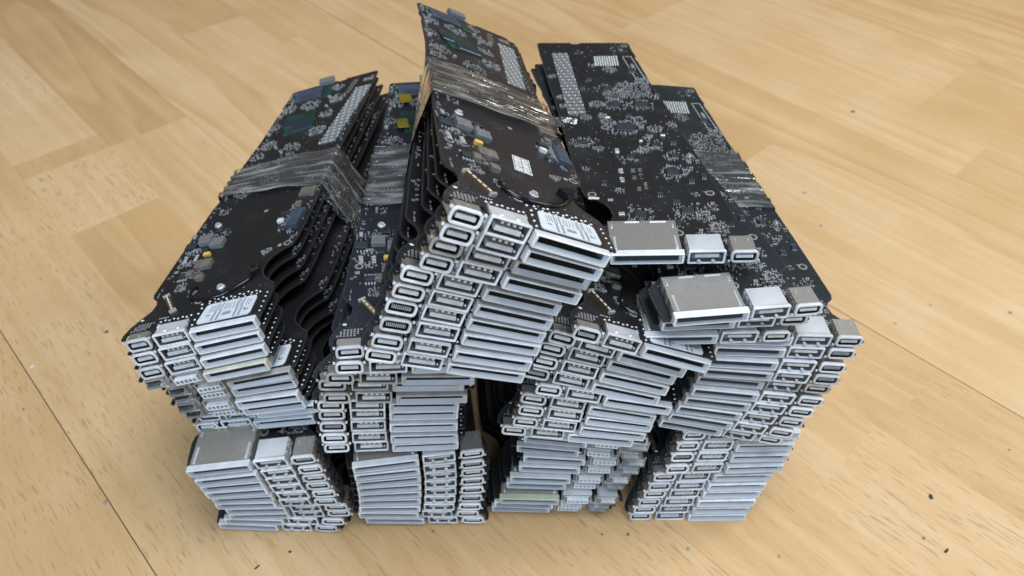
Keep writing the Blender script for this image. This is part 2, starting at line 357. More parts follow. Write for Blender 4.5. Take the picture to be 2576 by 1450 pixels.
# ---------------------------------------------------------------- circuit board (upright frame: ports at y=0, top side at z=PT)
PT = 0.8
OUT = [(31, 1.9), (32.2, 10), (32.7, 17), (32, 20.3), (28.4, 23.6), (25.7, 27), (24.4, 31), (25.1, 36), (27.5, 40.6), (31, 43.6), (34.8, 45.8),
       (36, 50), (37.6, 60), (39.7, 80), (42, 105), (44.6, 130), (47.6, 152), (50.3, 176), (51, 180), (50.6, 184), (52.2, 196), (53.3, 210), (52.6, 211.2),
       (34, 210.4), (33, 208.6), (29, 208.4), (28, 210), (12, 209.2), (1.2, 208.2), (0, 207), (-.9, 197), (-2.2, 190), (-1.6, 186), (-3, 180), (-6.8, 150), (-11.8, 123), (-13.6, 104),
       (-14.8, 101), (-14.4, 97), (-16.4, 90), (-19.5, 70), (-22.4, 50), (-24, 38), (-25.2, 29), (-24.6, 26.6), (-22.2, 24.4), (-21.2, 21.5), (-21.9, 17.8), (-25.2, 13.6), (-28.6, 8.6), (-30, 5), (-30, 2.4), (-29.4, 1.9),
       (-28.4, 1.9), (-28.4, 5.2), (-16.6, 5.2), (-16.6, 1.9), (-15.5, 1.9), (-15.5, 7.3), (-1, 7.3), (-1, 1.9)]
from mathutils.geometry import tessellate_polygon
TRI = tessellate_polygon([[Vector((x, y, 0)) for x, y in OUT]])
def plate_mb():
    b = MB(); n = len(OUT)
    b.poly([(x, y, PT) for x, y in OUT], [tuple(t) for t in TRI], 0)
    b.poly([(x, y, 0) for x, y in OUT], [tuple(t) for t in TRI], 0)
    P = [(x, y, 0) for x, y in OUT] + [(x, y, PT) for x, y in OUT]
    b.poly(P, [(i, (i + 1) % n, n + (i + 1) % n, n + i) for i in range(n)], 1)
    # edge highlight painted as a thin lighter line just inside the outline, both sides
    cen = []
    for i in range(n):
        p, q, r_ = Vector(OUT[i - 1]), Vector(OUT[i]), Vector(OUT[(i + 1) % n]); d1 = (q - p).normalized(); d2 = (r_ - q).normalized()
        nn = Vector((-(d1.y + d2.y), d1.x + d2.x)); nn = nn.normalized() if nn.length > .1 else Vector((-d1.y, d1.x)); cen.append(nn)
    for z in (PT + .012, -.012):
        A = [(x + c.x * .12, y + c.y * .12, z) for (x, y), c in zip(OUT, cen)]; B = [(x + c.x * .42, y + c.y * .42, z) for (x, y), c in zip(OUT, cen)]
        b.poly(A + B, [(i, (i + 1) % n, n + (i + 1) % n, n + i) for i in range(n)], 2)
    return b
PLATE = {}
for k in ('pcb', 'pcb_dusty', 'pcb_blue', 'pcb_green'):
    PLATE[k] = plate_mb().build('board_plate', [M[k], M['edge'] if k in ('pcb', 'pcb_dusty') else M['edge_dark'], M['rim']], link=False)

def inside(x, y, grow=0):
    c = False; n = len(OUT)
    for i in range(n):
        x1, y1 = OUT[i]; x2, y2 = OUT[i - 1]
        if (y1 > y) != (y2 > y) and x < (x2 - x1) * (y - y1) / (y2 - y1) + x1: c = not c
    return c
SL = .12        # the port faces lean: the side that faces up in the upright board is set back
def slant(p): x, y, z = p; return (x, y + max(0, (z + 1.7)) * SL - .2 if y < 3 else y, z)

# --- card slot: pale frame, funnel and throat with their shade painted in
def card_frame():
    b = MB(); x0, x1, z0, z1 = .25, 28.25, -4.55, .4
    L0 = rect(x0 + .85, x1 - .85, z0 + .62, z1 - .5, -1.1, .4); L1 = rect(x0 + 1.9, x1 - 1.9, z0 + 1.75, z1 - .75, .35, .3)
    b.loops([rect(x0, x1, z0, z1, 1.8, .3), rect(x0, x1, z0, z1, -.75, .55), rect(x0 + .25, x1 - .25, z0 + .22, z1 - .22, -1.15, .5),
             rect(x0 + .7, x1 - .7, z0 + .5, z1 - .42, -1.15, .45), L0], 0)
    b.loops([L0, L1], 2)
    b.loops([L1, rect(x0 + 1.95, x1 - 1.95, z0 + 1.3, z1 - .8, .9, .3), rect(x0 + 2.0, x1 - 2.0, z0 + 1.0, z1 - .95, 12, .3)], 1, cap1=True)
    b.loops([rect(x0 + 1.8, x1 - 1.8, z0 + .85, z1 - .65, 1.85, .3), rect(x0, x1, z0, z1, 1.8, .3)], 0)
    return b.xf(slant)
def card_can():       # steel can behind the frame, on the underside
    b = MB()
    b.openbox(.9, 27.6, 1.9, 21.4, -4.1, -.05, 0)
    z = -4.1
    for (a, c, d, e) in ((2.0, 3.1, 2.6, 11), (25.4, 26.5, 2.6, 11), (1.9, 2.6, 16.6, 19), (25.9, 26.6, 16.6, 19), (4.5, 11, 20.3, 20.8), (15, 21, 20.3, 20.8)):
        b.poly([(a, d, z), (c, d, z), (c, e, z), (a, e, z), (a + .25, d + .2, z - .32), (c - .25, d + .2, z - .32), (c - .25, e - .2, z - .32), (a + .25, e - .2, z - .32)],
               [(4, 5, 6, 7), (0, 1, 5, 4), (1, 2, 6, 5), (2, 3, 7, 6), (3, 0, 4, 7)], 1)
    for x in (.75, 27.6):
        for y in (4, 11, 17): b.box(x, x + .2, y, y + 2.4, -3.4, .2, 0)
    return b
def slot_window():    # white underside of the slot seen through the board, with its grooves
    b = MB(); c = [(4.6, 13.6), (26.6, 13.9), (25.6, 2.6), (2.6, 2.4)]
    def q(u, v):
        a = [c[0][i] * (1 - u) + c[1][i] * u for i in (0, 1)]; d = [c[3][i] * (1 - u) + c[2][i] * u for i in (0, 1)]
        return [a[i] * (1 - v) + d[i] * v for i in (0, 1)]
    def sl(u0, u1, v0, v1, z, mi):
        P = [q(u0, v0), q(u1, v0), q(u1, v1), q(u0, v1)]
        b.poly([(*p, PT + z) for p in P] + [(*p, PT + z - .12) for p in P], [(0, 1, 2, 3), (4, 5, 1, 0), (5, 6, 2, 1), (6, 7, 3, 2), (7, 4, 0, 3)], mi)
    pts = []
    for cu, cv, a0 in ((.06, .16, 180), (.94, .16, 270), (.94, .84, 0), (.06, .84, 90)):
        for k in range(5):
            a = math.radians(a0 + 90 * k / 4); pts.append(q(cu + .06 * math.cos(a), cv + .16 * math.sin(a)))
    n = len(pts)
    b.poly([(*p, PT + .02) for p in pts] + [(*p, PT + .32) for p in pts], [tuple(range(n, 2 * n))] + [(i, (i + 1) % n, n + (i + 1) % n, n + i) for i in range(n)], 0)
    for u in (.13, .17, .21, .30, .42, .47, .52, .58, .64, .72, .84, .89): sl(u, u + .017, .14, .48, .345, 1)
    for u in (.255, .345, .665, .755):  # long flared channels
        sl(u, u + .026, .05, .48, .345, 1); sl(u + .004, u + .045, .48, .97, .347, 1)
    for u0, u1, v0, v1 in ((.44, .60, .62, .78), (.12, .20, .60, .68), (.84, .93, .66, .74), (.84, .86, .58, .72)): sl(u0, u1, v0, v1, .349, 1)
    return b

# --- USB-type port
def usb_shell(front=True):
    b = MB(); x0, x1, z0, z1 = -15.4, -1.3, -4.85, 1.45
    if front:
        b.loops([rect(x0 + .25, x1 - .25, z0 + .2, z1 - .2, 1.6, .4), rect(x0, x1, z0, z1, .9, .45), rect(x0, x1, z0, z1, .1, .45), rect(x0 + .2, x1 - .2, z0 + .2, z1 - .2, -.1, .45),
                 rect(x0 + .5, x1 - .5, z0 + .5, z1 - .5, -.1, .4), rect(x0 + .8, x1 - .8, z0 + .75, z1 - .65, .4, .3)], 0)
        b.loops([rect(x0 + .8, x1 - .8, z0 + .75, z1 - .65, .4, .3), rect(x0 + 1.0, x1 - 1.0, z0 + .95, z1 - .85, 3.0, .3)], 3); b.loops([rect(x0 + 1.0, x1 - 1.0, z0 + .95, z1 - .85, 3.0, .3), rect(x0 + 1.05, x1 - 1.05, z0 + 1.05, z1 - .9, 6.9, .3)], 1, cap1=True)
    else:      # torn frame: only the thin walls of the shell are left, slightly splayed
        b.box(x0 + .5, x0 + .85, .5, 9, z0 + .6, z1 - .4, 0, rz=.05); b.box(x1 - .85, x1 - .5, .2, 9, z0 + .6, z1 - .4, 0, rz=-.08)
        b.box(x0 + .6, x1 - .6, 1.2, 9, z1 - .75, z1 - .5, 0); b.box(x0 + .9, x1 - .9, 3.0, 9, z0 + .6, z0 + .9, 0)
        b.box(x0 + .9, x1 - .9, 7.8, 8, z0 + .9, z1 - .8, 1)
        for u in (0, 1, 2, 3): b.box(x0 + 1.4 + u * 3.0, x0 + 3.9 + u * 3.0, .9, 1.25, z0 + .45, z0 + .95, 2)
    if front: b.xf(slant)
    # steel can, upright side then underside
    b.openbox(x0 + .5, x1 - .5, 1.7, 7.2, z0 + .6, z1 - .45, 2); b.openbox(x0 + .48, x1 - .48, 1.7, 11.2, z0 + .45, -.06, 2)
    for x in (x0 + .35, x1 - .75): b.box(x, x + .4, 5.2, 7.4, z1 - .8, z1 - .1, 2)
    for x in (x0 + .15, x1 - .4):
        for y in (3.5, 7, 9.6): b.box(x, x + .26, y, y + 1.5, -3.4, .3, 2)
    if front:
        for x in (-11.2, -5.4):
            b.dome(x, 2.9, z1 - .45, .95, .75, .38, 2, 10)          # dimples on the outside
            b.dome(x, 0, 0, .62, .6, .5, 2, 10) if False else None
    return b
def usb_tongue(front=True, flipped=False):
    b = MB()
    if front:
        b.box(-12.9, -3.9, .35, 6.8, -2.95, -1.35, 0, bev=.25)
        if flipped:
            for x in (-11.0, -5.6):
                b.dome(x, 0, 0, .85, .85, .75, 1, 12); n = 25     # sprung balls on the upper wall
                b.v[-n:] = [(q[0], 1.0 + q[1], .72 - q[2] * 1.25) for q in b.v[-n:]]
        else:
            for i in range(4): b.box(-11.7 + i * 2.1, -10.8 + i * 2.1, .35, 1.3, -.35, .5, 1, bev=.15)
            b.dome(-3.0, .7, -2.6, .4, .4, .6, 1, 8)
    else:
        b.box(-13.4, -3.4, -.6, 7.0, -1.2, -.55, 0); b.box(-13.4, -3.4, -.6, 7.0, -3.4, -2.9, 0)
        for i in range(6): x = -13.4 + i * 1.9; b.box(x, x + .5, -.6, 6.9, -2.9, -1.2, 0)
        b.box(-13.2, -3.6, 1.8, 6.8, -2.85, -1.25, 1)
    return b
# --- small display port
def dp_shell(front=True):
    b = MB(); x0, x1, z0, z1 = -27.8, -17.4, -4.6, 1.15
    ch = lambda d: (max(.3, 1.7 - d), max(.3, 1.7 - d), max(.3, 2.1 - d), max(.3, 2.1 - d))
    if front:
        b.loops([rect(x0 + .3, x1 - .3, z0 + .3, z1 - .3, 1.5, n=4, cham=ch(.3)), rect(x0, x1, z0, z1, .8, n=4, cham=ch(0)), rect(x0, x1, z0, z1, .1, n=4, cham=ch(0)), rect(x0 + .2, x1 - .2, z0 + .2, z1 - .2, -.15, n=4, cham=ch(.2)),
                 rect(x0 + .8, x1 - .8, z0 + .8, z1 - .75, -.15, n=4, cham=ch(.8)), rect(x0 + 1.05, x1 - 1.05, z0 + 1.05, z1 - .95, .3, n=4, cham=ch(1.0))], 0)
        b.loops([rect(x0 + 1.05, x1 - 1.05, z0 + 1.05, z1 - .95, .3, n=4, cham=ch(1.0)), rect(x0 + 1.3, x1 - 1.3, z0 + 1.3, z1 - 1.2, 4.9, n=4, cham=ch(1.2))], 1, cap1=True)
        for x in (x0 - .75, x1 - .1): b.box(x, x + .85, .3, .9, .1, .9, 0)
        b.xf(slant)
    else:
        b.box(x0 + 1.1, x0 + 1.4, .3, 7, z0 + .9, z1 - .6, 0, rz=.07); b.box(x1 - 1.4, x1 - 1.1, .3, 7, z0 + .9, z1 - .6, 0, rz=-.07)
        b.box(x0 + 1.4, x1 - 1.4, 1.0, 7, z1 - .9, z1 - .65, 0); b.box(x0 + 1.6, x1 - 1.6, 2.2, 7, z0 + .9, z0 + 1.2, 0)
        for u in (0, 1, 2): b.box(x0 + 1.6 + u * 2.9, x0 + 4.0 + u * 2.9, .7, 1.1, z0 + .6, z0 + 1.1, 2)
    b.openbox(x0 + .9, x1 - .9, 1.6, 5.1, z0 + .8, z1 - .4, 2); b.openbox(x0 + .88, x1 - .88, 1.6, 10.4, z0 + .6, -.06, 2)
    for x in (x0 + 2.6, x1 - 3.0): b.box(x, x + .4, 7.0, 8.8, z0 + .42, z0 + .62, 3)
    for x in (x0 + .5, x1 - .75):
        for y in (3, 5.6, 8.4): b.box(x, x + .28, y, y + 1.4, -3.0, .3, 2)
    b.ring(-22.5, 3.2, z1 - .45, .55, .95, 14, 2, .22)
    return b
def dp_tongue(teeth=False, front=True):
    b = MB(); y = .45 if front else -.7
    b.box(-25.8, -19.4, y - .2, 4.8, -2.45, -.95, 0, bev=.22)
    if teeth:
        for i in range(10): x = -25.6 + i * .63; b.box(x, x + .3, y - .3, 4.7, -2.3, -.72, 1)
    return b

def small_parts(front_only=False):    # solder dots round the ports, seen on every board
    b = MB(); r = random.Random(3)
    for i in range(13):
        x = 4.6 + i * 1.85; b.dome(x, 16.2 + 1.2 * math.sin(i * .9) * .3 + (.9 if i % 2 else 0), PT, .62, .48, .3, 0)
    for i in range(9): x = 4.8 + i * 2.6; b.dome(x, 14.9, PT, .5, .42, .22, 0)
    for y in (3.5, 6, 9, 12, 14.5): b.dome(29.4 + .06 * y, y, PT, .55, .42, .3, 0)
    for x, y in ((1.0, 3), (1.2, 6), (1.6, 9.5), (2.2, 12.5), (1.5, 15.2)): b.dome(x, y, PT, .6, .5, .4, 0)
    for i in range(8): b.dome(-14.8 + i * 1.9, 9.1 + (i % 2) * .5, PT, .62, .45, .32, 0)
    for j in range(4):
        for i in range(6): b.ring(-27 + i * 1.25 + (j % 2) * .6 + j * .7, 6.4 + j * 1.05, PT, .2, .42, 8, 0, .05)
    b.dome(-24.3, 12.6, PT, .85, .6, .12, 2)
    for i in range(5): b.dome(-16 + i * .9, 11.4, PT, .3, .25, .2, 0)
    # row of parts along the long edges
    for i in range(70):
        t = r.random(); y = 20 + 185 * t
        xs = [x for x in [k * .5 for k in range(-70, 120)] if inside(x, y)]
        if not xs: continue
        for sgn in (0, 1):
            x = (min(xs) + r.uniform(1.2, 3.4)) if sgn == 0 else (max(xs) - r.uniform(1.2, 3.4))
            if 18 < y < 46 and sgn: continue
            a = r.uniform(0, 1.57) if r.random() < .2 else r.choice((0, 1.5708))
            b.box(x - .5, x + .5, y - .25, y + .25, PT, PT + .45, 1, rz=a); b.box(x - .62, x + .62, y - .22, y + .22, PT, PT + .3, 0, rz=a)
    return b

def smd(b, x, y, L=1.0, W=.5, H=.5, a=0.0, tin=0, body=1, z=0.0):
    """one chip capacitor: body with two bright ends"""
    X = x if z > .4 else -x
    if not (inside(X - .6, y) and inside(X + .6, y)): return
    c, s_ = math.cos(a), math.sin(a)
    b.box(x - L * .28, x + L * .28, y - W / 2, y + W / 2, z, z + H, body, rz=a)
    for k in (-1, 1):
        cx, cy = x + k * L * .39 * c, y + k * L * .39 * s_
        b.box(cx - L * .12, cx + L * .12, cy - W / 2 - .02, cy + W / 2 + .02, z, z + H + .02, tin, rz=a)
def ic(b, x, y, w_, h, H, mi, a=0, leads=0, z=0.0, tin=0):
    b.box(x - w_ / 2, x + w_ / 2, y - h / 2, y + h / 2, z, z + H, mi, rz=a, bev=.12)
    c, s_ = math.cos(a), math.sin(a)
    for side in (-1, 1):
        for k in range(leads):
            u = (k + .5) / leads * w_ - w_ / 2; v = side * (h / 2 + .35)
            b.box(x + u * c - v * s_ - .16, x + u * c - v * s_ + .16, y + u * s_ + v * c - .42, y + u * s_ + v * c + .42, z, z + .25, tin, rz=a)
def cluster(b, r, x, y, rad, n, z=0.0, tight=.9):
    done = []
    for _ in range(n * 6):
        if len(done) >= n: break
        a = r.uniform(0, 6.28); q = rad * math.sqrt(r.random()); px, py = x + q * math.cos(a), y + q * math.sin(a)
        if any(abs(px - u) < tight and abs(py - v) < tight * .8 for u, v in done): continue
        done.append((px, py)); L = r.choice((.6, .75, .9, 1.0, 1.5)); smd(b, px, py, L, L * .52, L * .45, r.choice((0, 1.5708)), z=z)
def ringof(b, r, x, y, w_, h, n, z=0.0):
    done = []
    for i in range(int(n * 2.2)):
        a = r.choice((.6, 1.9, 3.6, 5.1)) + r.gauss(0, .55); k = abs(r.gauss(.3, 1.3)) + .45
        px, py = x + (w_ / 2 + k) * math.cos(a) * 1.1, y + (h / 2 + k) * math.sin(a) * 1.1
        if any(abs(px - u) < .8 and abs(py - v) < .62 for u, v in done): continue
        done.append((px, py)); L = r.choice((.7, .8, .9, 1.2)); smd(b, px, py, L, L * .55, L * .5, r.choice((0, 1.5708)), z=z)

SMATS = [M['solder'], M['passive'], M['silk'], M['chip'], M['gold'], M['silkdim']]
def top_side(r):
    """small parts of the upright side, seen on the uppermost boards"""
    b = MB(); z = PT
    for (x, y, rad, n) in ((-12, 68, 3, 12), (-4, 66, 4, 22), (-14, 55, 3, 14), (-14, 47, 2.5, 10), (-9, 38, 3, 16), (-13, 30, 3, 20), (-6, 24, 2, 14), (26, 68, 3, 16), (27, 60, 2.2, 9),
                           (22.7, 44, 2, 12), (30, 74, 3, 14), (31, 56, 1.5, 5), (-3, 100, 5, 30), (10, 108, 6, 36), (25, 110, 5, 30), (33, 100, 4, 20), (-8, 85, 3, 10), (0, 122, 5, 30), (14, 124, 6, 40)):
        cluster(b, r, x, y, rad, n, z)
    for (x, y) in ((-17.8, 52.5), (-12.5, 52.3)):
        for i in range(5): b.box(x - .9, x + .9, y - i * 1.0, y - i * 1.0 + .45, z, z + .06, 2)
    for i in range(4): b.box(-19.4 + i * 1.35, -18.9 + i * 1.35, 55.6, 56.8, z, z + .35, 0)
    for i in range(4): b.box(-16.4 + i * 1.2, -15.7 + i * 1.2, 34.6, 36.0, z, z + .3, 0); b.box(-16.4 + i * 1.2, -15.7 + i * 1.2, 39.8, 41.0, z, z + .3, 0)
    # rows of memory decoupling parts
    for k in range(17):
        y = 133 + k * 3.6; x0 = 30.5 + (y - 133) * .205
        for i in range(12): b.box(x0 + i * .78, x0 + i * .78 + .42, y, y + 2.1, z, z + .5, 0 if (i + k) % 4 else 2)
    for k in range(9): b.box(45.5 + k * .7, 45.9 + k * .7, 200, 204, z, z + .1, 5)
    # crowded far end
    for (x, y, rad, n) in ((2, 185, 5, 30), (4, 198, 5, 30), (-2, 165, 4, 26), (0, 145, 5, 30), (14, 136, 6, 34), (26, 150, 5, 30), (28, 168, 4, 26), (32, 186, 5, 30), (30, 200, 4, 24), (16, 184, 6, 40), (-4, 134, 4, 20)):
        cluster(b, r, x, y, rad, n, z, 1.0)
    for (x, y, q) in ((-1, 177, 1.1), (3.4, 191, .9), (-3.5, 158, 1.2), (1, 202, .8), (27, 177, 1.0), (27, 188, 1.2), (24, 146, .9), (-6, 143, .8), (5, 140, 1.0)):
        b.cyl(x, y, z, z + .9 * q, 1.1 * q, 12, 1, .95 * q); b.ring(x, y, z + .9 * q, .35, .8 * q, 10, 0, .2)
    for s_ in (0, 1, 2, 3): b.box(37.5 + s_ * .9, 37.7 + s_ * .9, 188, 206, z, z + .05, 5, rz=-.2)
    # rings
    for x, y in ((-18.6, 46.6), (31.8, 47.1)): b.ring(x, y, z, 1.0, 1.8, 22, 5, .05); b.ring(x, y, z, .9, 1.2, 22, 4, .08)
    b.ring(-.8, 18.2, z, 1.0, 2.0, 22, 5, .05); b.ring(-.8, 18.2, z, .9, 1.2, 22, 4, .08)
    for x, y in ((28.3, 46.6), (-19.3, 42.6), (14.4, 77.9)): b.box(x - .9, x + .9, y - .9, y + .9, z, z + .05, 5); b.ring(x, y, z, .25, .45, 10, 0, .09)
    # plated holes and test points all over
    for i in range(420):
        x, y = r.uniform(-28, 53), r.uniform(16, 208)
        if not inside(x, y) or not inside(x + 1.5, y) or not inside(x - 1.5, y): continue
        q = r.choice((.13, .16, .2, .26))
        if -3 < x < 30 and 26 < y < 92: continue
        b.box(x - q, x + q, y - q, y + q, PT, PT + .04, 5 if q < .25 else 0)
    return b
def underside(r):
    """small parts of the flipped side, drawn in its own frame (x to the right when flipped)"""
    b = MB()
    I = lambda x, y, w_, h, mi=3, a=-.14, L=5, H=.8: ic(b, x, y, w_, h, H, mi, a, L)
    for (x, y, w_, h, n) in ((5, 64, 5.2, 4.6, 26), (-12.9, 31.5, 4.6, 3.4, 16), (6.7, 33.5, 4.8, 3.4, 20), (.3, 24.8, 4.4, 3, 8), (-1.6, 129, 6.4, 5, 14), (-14.9, 129.7, 5, 5, 14), (-11.7, 105.5, 9, 7, 30), (-33.5, 92, 4, 3, 26), (-12.4, 77.7, 3.4, 2.6, 8), (.3, 87.9, 3, 2.4, 16), (8, 77.5, 3, 2.6, 14), (-17, 148, 4, 4, 6)):
        I(x, y, w_, h); ringof(b, r, x, y, w_ + 1.6, h + 1.6, n)
    for (x, y, rad, n) in ((17.9, 21, 4.5, 46), (13, 29, 4, 24), (-4.6, 146.8, 10, 120), (-14, 141, 6, 50), (3, 158, 5, 36), (6, 139, 4, 26), (-24.2, 131, 3.5, 34), (-22, 118, 2.5, 18), (-20, 112, 3.5, 22), (-5, 112, 4, 16), (2, 104, 3.5, 22), (11, 108, 3, 14), (-2, 96, 2.5, 12), (-6, 84, 3, 22), (-13.9, 172, 4, 22), (-19.7, 49.6, 2, 12), (15.5, 75, 4, 20), (-33, 68, 1.8, 6), (17, 36, 3, 14), (12, 46, 1.6, 6), (-17, 26, 2.2, 10),
                           (-46, 165, 2, 8), (-42, 140, 2, 10), (-41, 130, 2, 10), (-36, 121, 2.2, 14), (-30, 117, 3, 20), (-23, 178, 2.4, 8), (-30, 196, 3, 6), (-8, 200, 4, 8), (-26, 86, 2.5, 12), (12, 66, 2, 6), (9, 18, 2, 6), (20, 12, 3, 12)):
        cluster(b, r, x, y, rad, n)
    for k in range(20):
        y = 121 + k * 3.75; x0 = -38.8 - (y - 121) * .085
        for i in range(11): b.box(x0 + i * .82, x0 + i * .82 + .46, y, y + 2.3, 0, .5, 0 if (i + k) % 4 else 2)
    for j in range(9):
        for i in range(10): b.dome(-21 + i * 1.35, 178 + j * 1.45, 0, .5, .55, .3, 2, 6)
    for x, y in ((-21.6, 106.4), (-31.8, 47.3), (18.2, 46.9), (.8, 18.3), (-3, 204)): b.ring(x, y, 0, 1.15, 1.95, 24, 5, .06); b.ring(x, y, 0, 1.0, 1.4, 24, 4, .09); b.cyl(x, y, 0, .02, 1.05, 20, 3)
    for x, y, a in ((14.4, 77.9, -.14), (-24.3, 42.9, -.05)): b.box(x - 1.1, x + 1.1, y - .9, y + .9, 0, .06, 0, rz=a); b.cyl(x, y, .06, .1, .3, 10, 3)
    b.box(-33.6, -29.0, 43.6, 45.2, 0, .07, 2, rz=-.08)
    for x, y, l, w_ in ((-18, 83.2, 1.9, 3.6), (-20.7, 31.8, 2.6, 2.2), (-19.6, 116, 2.4, 1.4), (5, 97, 2.2, 1.3), (-6, 92, 1.5, 1.5)): b.box(x - l / 2, x + l / 2, y - w_ / 2, y + w_ / 2, 0, .8, 0, bev=.2)
    for j in range(2):
        for i in range(4): ic(b, 12.5 + i * 1.9, 17.2 + j * 2.2, 1.5, 1.3, .6, 3, 0, 3)
    for (x, y, w_, h) in ((3, 40, 3.2, 2.2), (-3, 46, 2.4, 2.0), (12, 56, 2.6, 2.0), (18, 60, 2.2, 3), (-26, 56, 2.4, 2.4), (9, 90, 3, 2.2), (-9, 118, 3.4, 2.6), (-2, 170, 4, 4), (-30, 150, 3, 3), (-26, 160, 3, 2)):
        ic(b, x, y, w_, h, .7, 3, -.1, 3)
    # long outlined footprint near the far edge
    c = [(-5.2, 189), (-.6, 189), (3.9, 160), (-.8, 159)]
    for i in range(4):
        (x1, y1), (x2, y2) = c[i], c[(i + 1) % 4]; L = math.hypot(x2 - x1, y2 - y1); a = math.atan2(y2 - y1, x2 - x1)
        b.box((x1 + x2) / 2 - L / 2, (x1 + x2) / 2 + L / 2, (y1 + y2) / 2 - .13, (y1 + y2) / 2 + .13, 0, .05, 2, rz=a)
    b.dome(-1.0, 176, 0, .9, 3.4, .5, 5, 12, rz=.15); b.dome(-.2, 172, 0, .7, 1.3, .6, 0, 10)
    # faint outlines of the copper areas under the mask
    for P in ([(-36, 72), (-30, 62), (-20, 62), (-12, 66), (0, 72)], [(0, 72), (-4, 62), (-1, 54), (8, 48), (18, 50)], [(-6, 52), (-10, 46), (-9, 43)], [(-34, 62), (-24, 56)], [(-30, 80), (-22, 76), (-22, 66)]):
        for (x1, y1), (x2, y2) in zip(P, P[1:]):
            L = math.hypot(x2 - x1, y2 - y1); a = math.atan2(y2 - y1, x2 - x1)
            b.box((x1 + x2) / 2 - L / 2, (x1 + x2) / 2 + L / 2, (y1 + y2) / 2 - .09, (y1 + y2) / 2 + .09, 0, .012, 3, rz=a)
    # plated holes and test points all over
    for i in range(480):
        x, y = r.uniform(-28, 53), r.uniform(16, 208)
        if not inside(x, y) or not inside(x + 1.5, y) or not inside(x - 1.5, y): continue
        q = r.choice((.12, .15, .18, .26))
        if 3 < x < 22 and 48 < y < 73: continue
        b.box(-x - q, -x + q, y - q, y + q, 0, .04, 5 if q < .2 else 0)
    return b
def flip(p): return (-p[0], p[1], -p[2])

G = {}
def proto(key, mb, name, mats): G[key] = mb.build(name, mats, link=False)
for bz in ('bezel', 'bezel_warm', 'bezel_yellow', 'bezel_green'):
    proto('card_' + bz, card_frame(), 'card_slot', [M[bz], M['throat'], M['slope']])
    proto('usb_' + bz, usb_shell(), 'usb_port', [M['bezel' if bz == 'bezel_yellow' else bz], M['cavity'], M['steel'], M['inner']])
    proto('dp_' + bz, dp_shell(), 'display_port', [M['bezel' if bz == 'bezel_yellow' else bz], M['cavity'], M['can'], M['solder']])
proto('usb_torn', usb_shell(False), 'usb_port', [M['bezel_warm'], M['cavity'], M['steel']])
proto('dp_torn', dp_shell(False), 'display_port', [M['bezel_warm'], M['cavity'], M['steel'], M['solder']])
proto('can', card_can(), 'slot_shield', [M['can'], M['steel']]); proto('window', slot_window(), 'slot_underside', [M['window'], M['groove']])
proto('usbt_flip', usb_tongue(True, True), 'port_tongue', [M['tongue'], M['steel']]); proto('usbt', usb_tongue(), 'port_tongue', [M['tongue'], M['solder']]); proto('usbt_torn', usb_tongue(False), 'port_tongue', [M['window'], M['cavity']])
proto('dpt', dp_tongue(), 'port_tongue', [M['tongue'], M['groove']]); proto('dpt_teeth', dp_tongue(True), 'port_tongue', [M['tongue'], M['cavity']])
proto('dpt_torn', dp_tongue(True, False), 'port_tongue', [M['tongue'], M['cavity']])
proto('parts', small_parts(), 'solder_points', SMATS)
rr = random.Random(11)
proto('top', top_side(rr), 'surface_parts', SMATS)
proto('under', underside(rr).xf(flip), 'surface_parts', SMATS)

def child(key, parent):
    o = G[key].copy(); col.objects.link(o); o.parent = parent; return o
def single(mb, name, mats, parent): return mb.build(name, mats, parent)
def bx(x, y, w_, h, H, a=0, z=PT, bev=.2, mi=0):
    b = MB(); b.box(x - w_ / 2, x + w_ / 2, y - h / 2, y + h / 2, z, z + H, mi, rz=a, bev=bev); return b

def text_part(body, size, x, y, rot, mat_, parent, flipped, name='printed_marking', z=PT, ext=.02, sx=1.0):
    cu = bpy.data.curves.new(name, 'FONT'); cu.body = body; cu.size = size * S; cu.align_x = 'LEFT'; cu.align_y = 'BOTTOM'; cu.extrude = ext * S
    t = bpy.data.objects.new(name, cu); col.objects.link(t)
    bpy.context.view_layer.update()
    me = bpy.data.meshes.new_from_object(t.evaluated_get(bpy.context.evaluated_depsgraph_get()))
    bpy.data.objects.remove(t)
    me.name = name; me.materials.clear(); me.materials.append(mat_)
    Mx = Matrix.Translation((x * S, y * S, (z + ext + .015) * S)) @ Matrix.Rotation(rot, 4, 'Z') @ Matrix.Diagonal((sx, 1, 1, 1))
    me.transform(Mx)
    if flipped: me.transform(Matrix.Rotation(math.pi, 4, 'Y'))
    o = bpy.data.objects.new(name, me); col.objects.link(o); o.parent = parent; return o

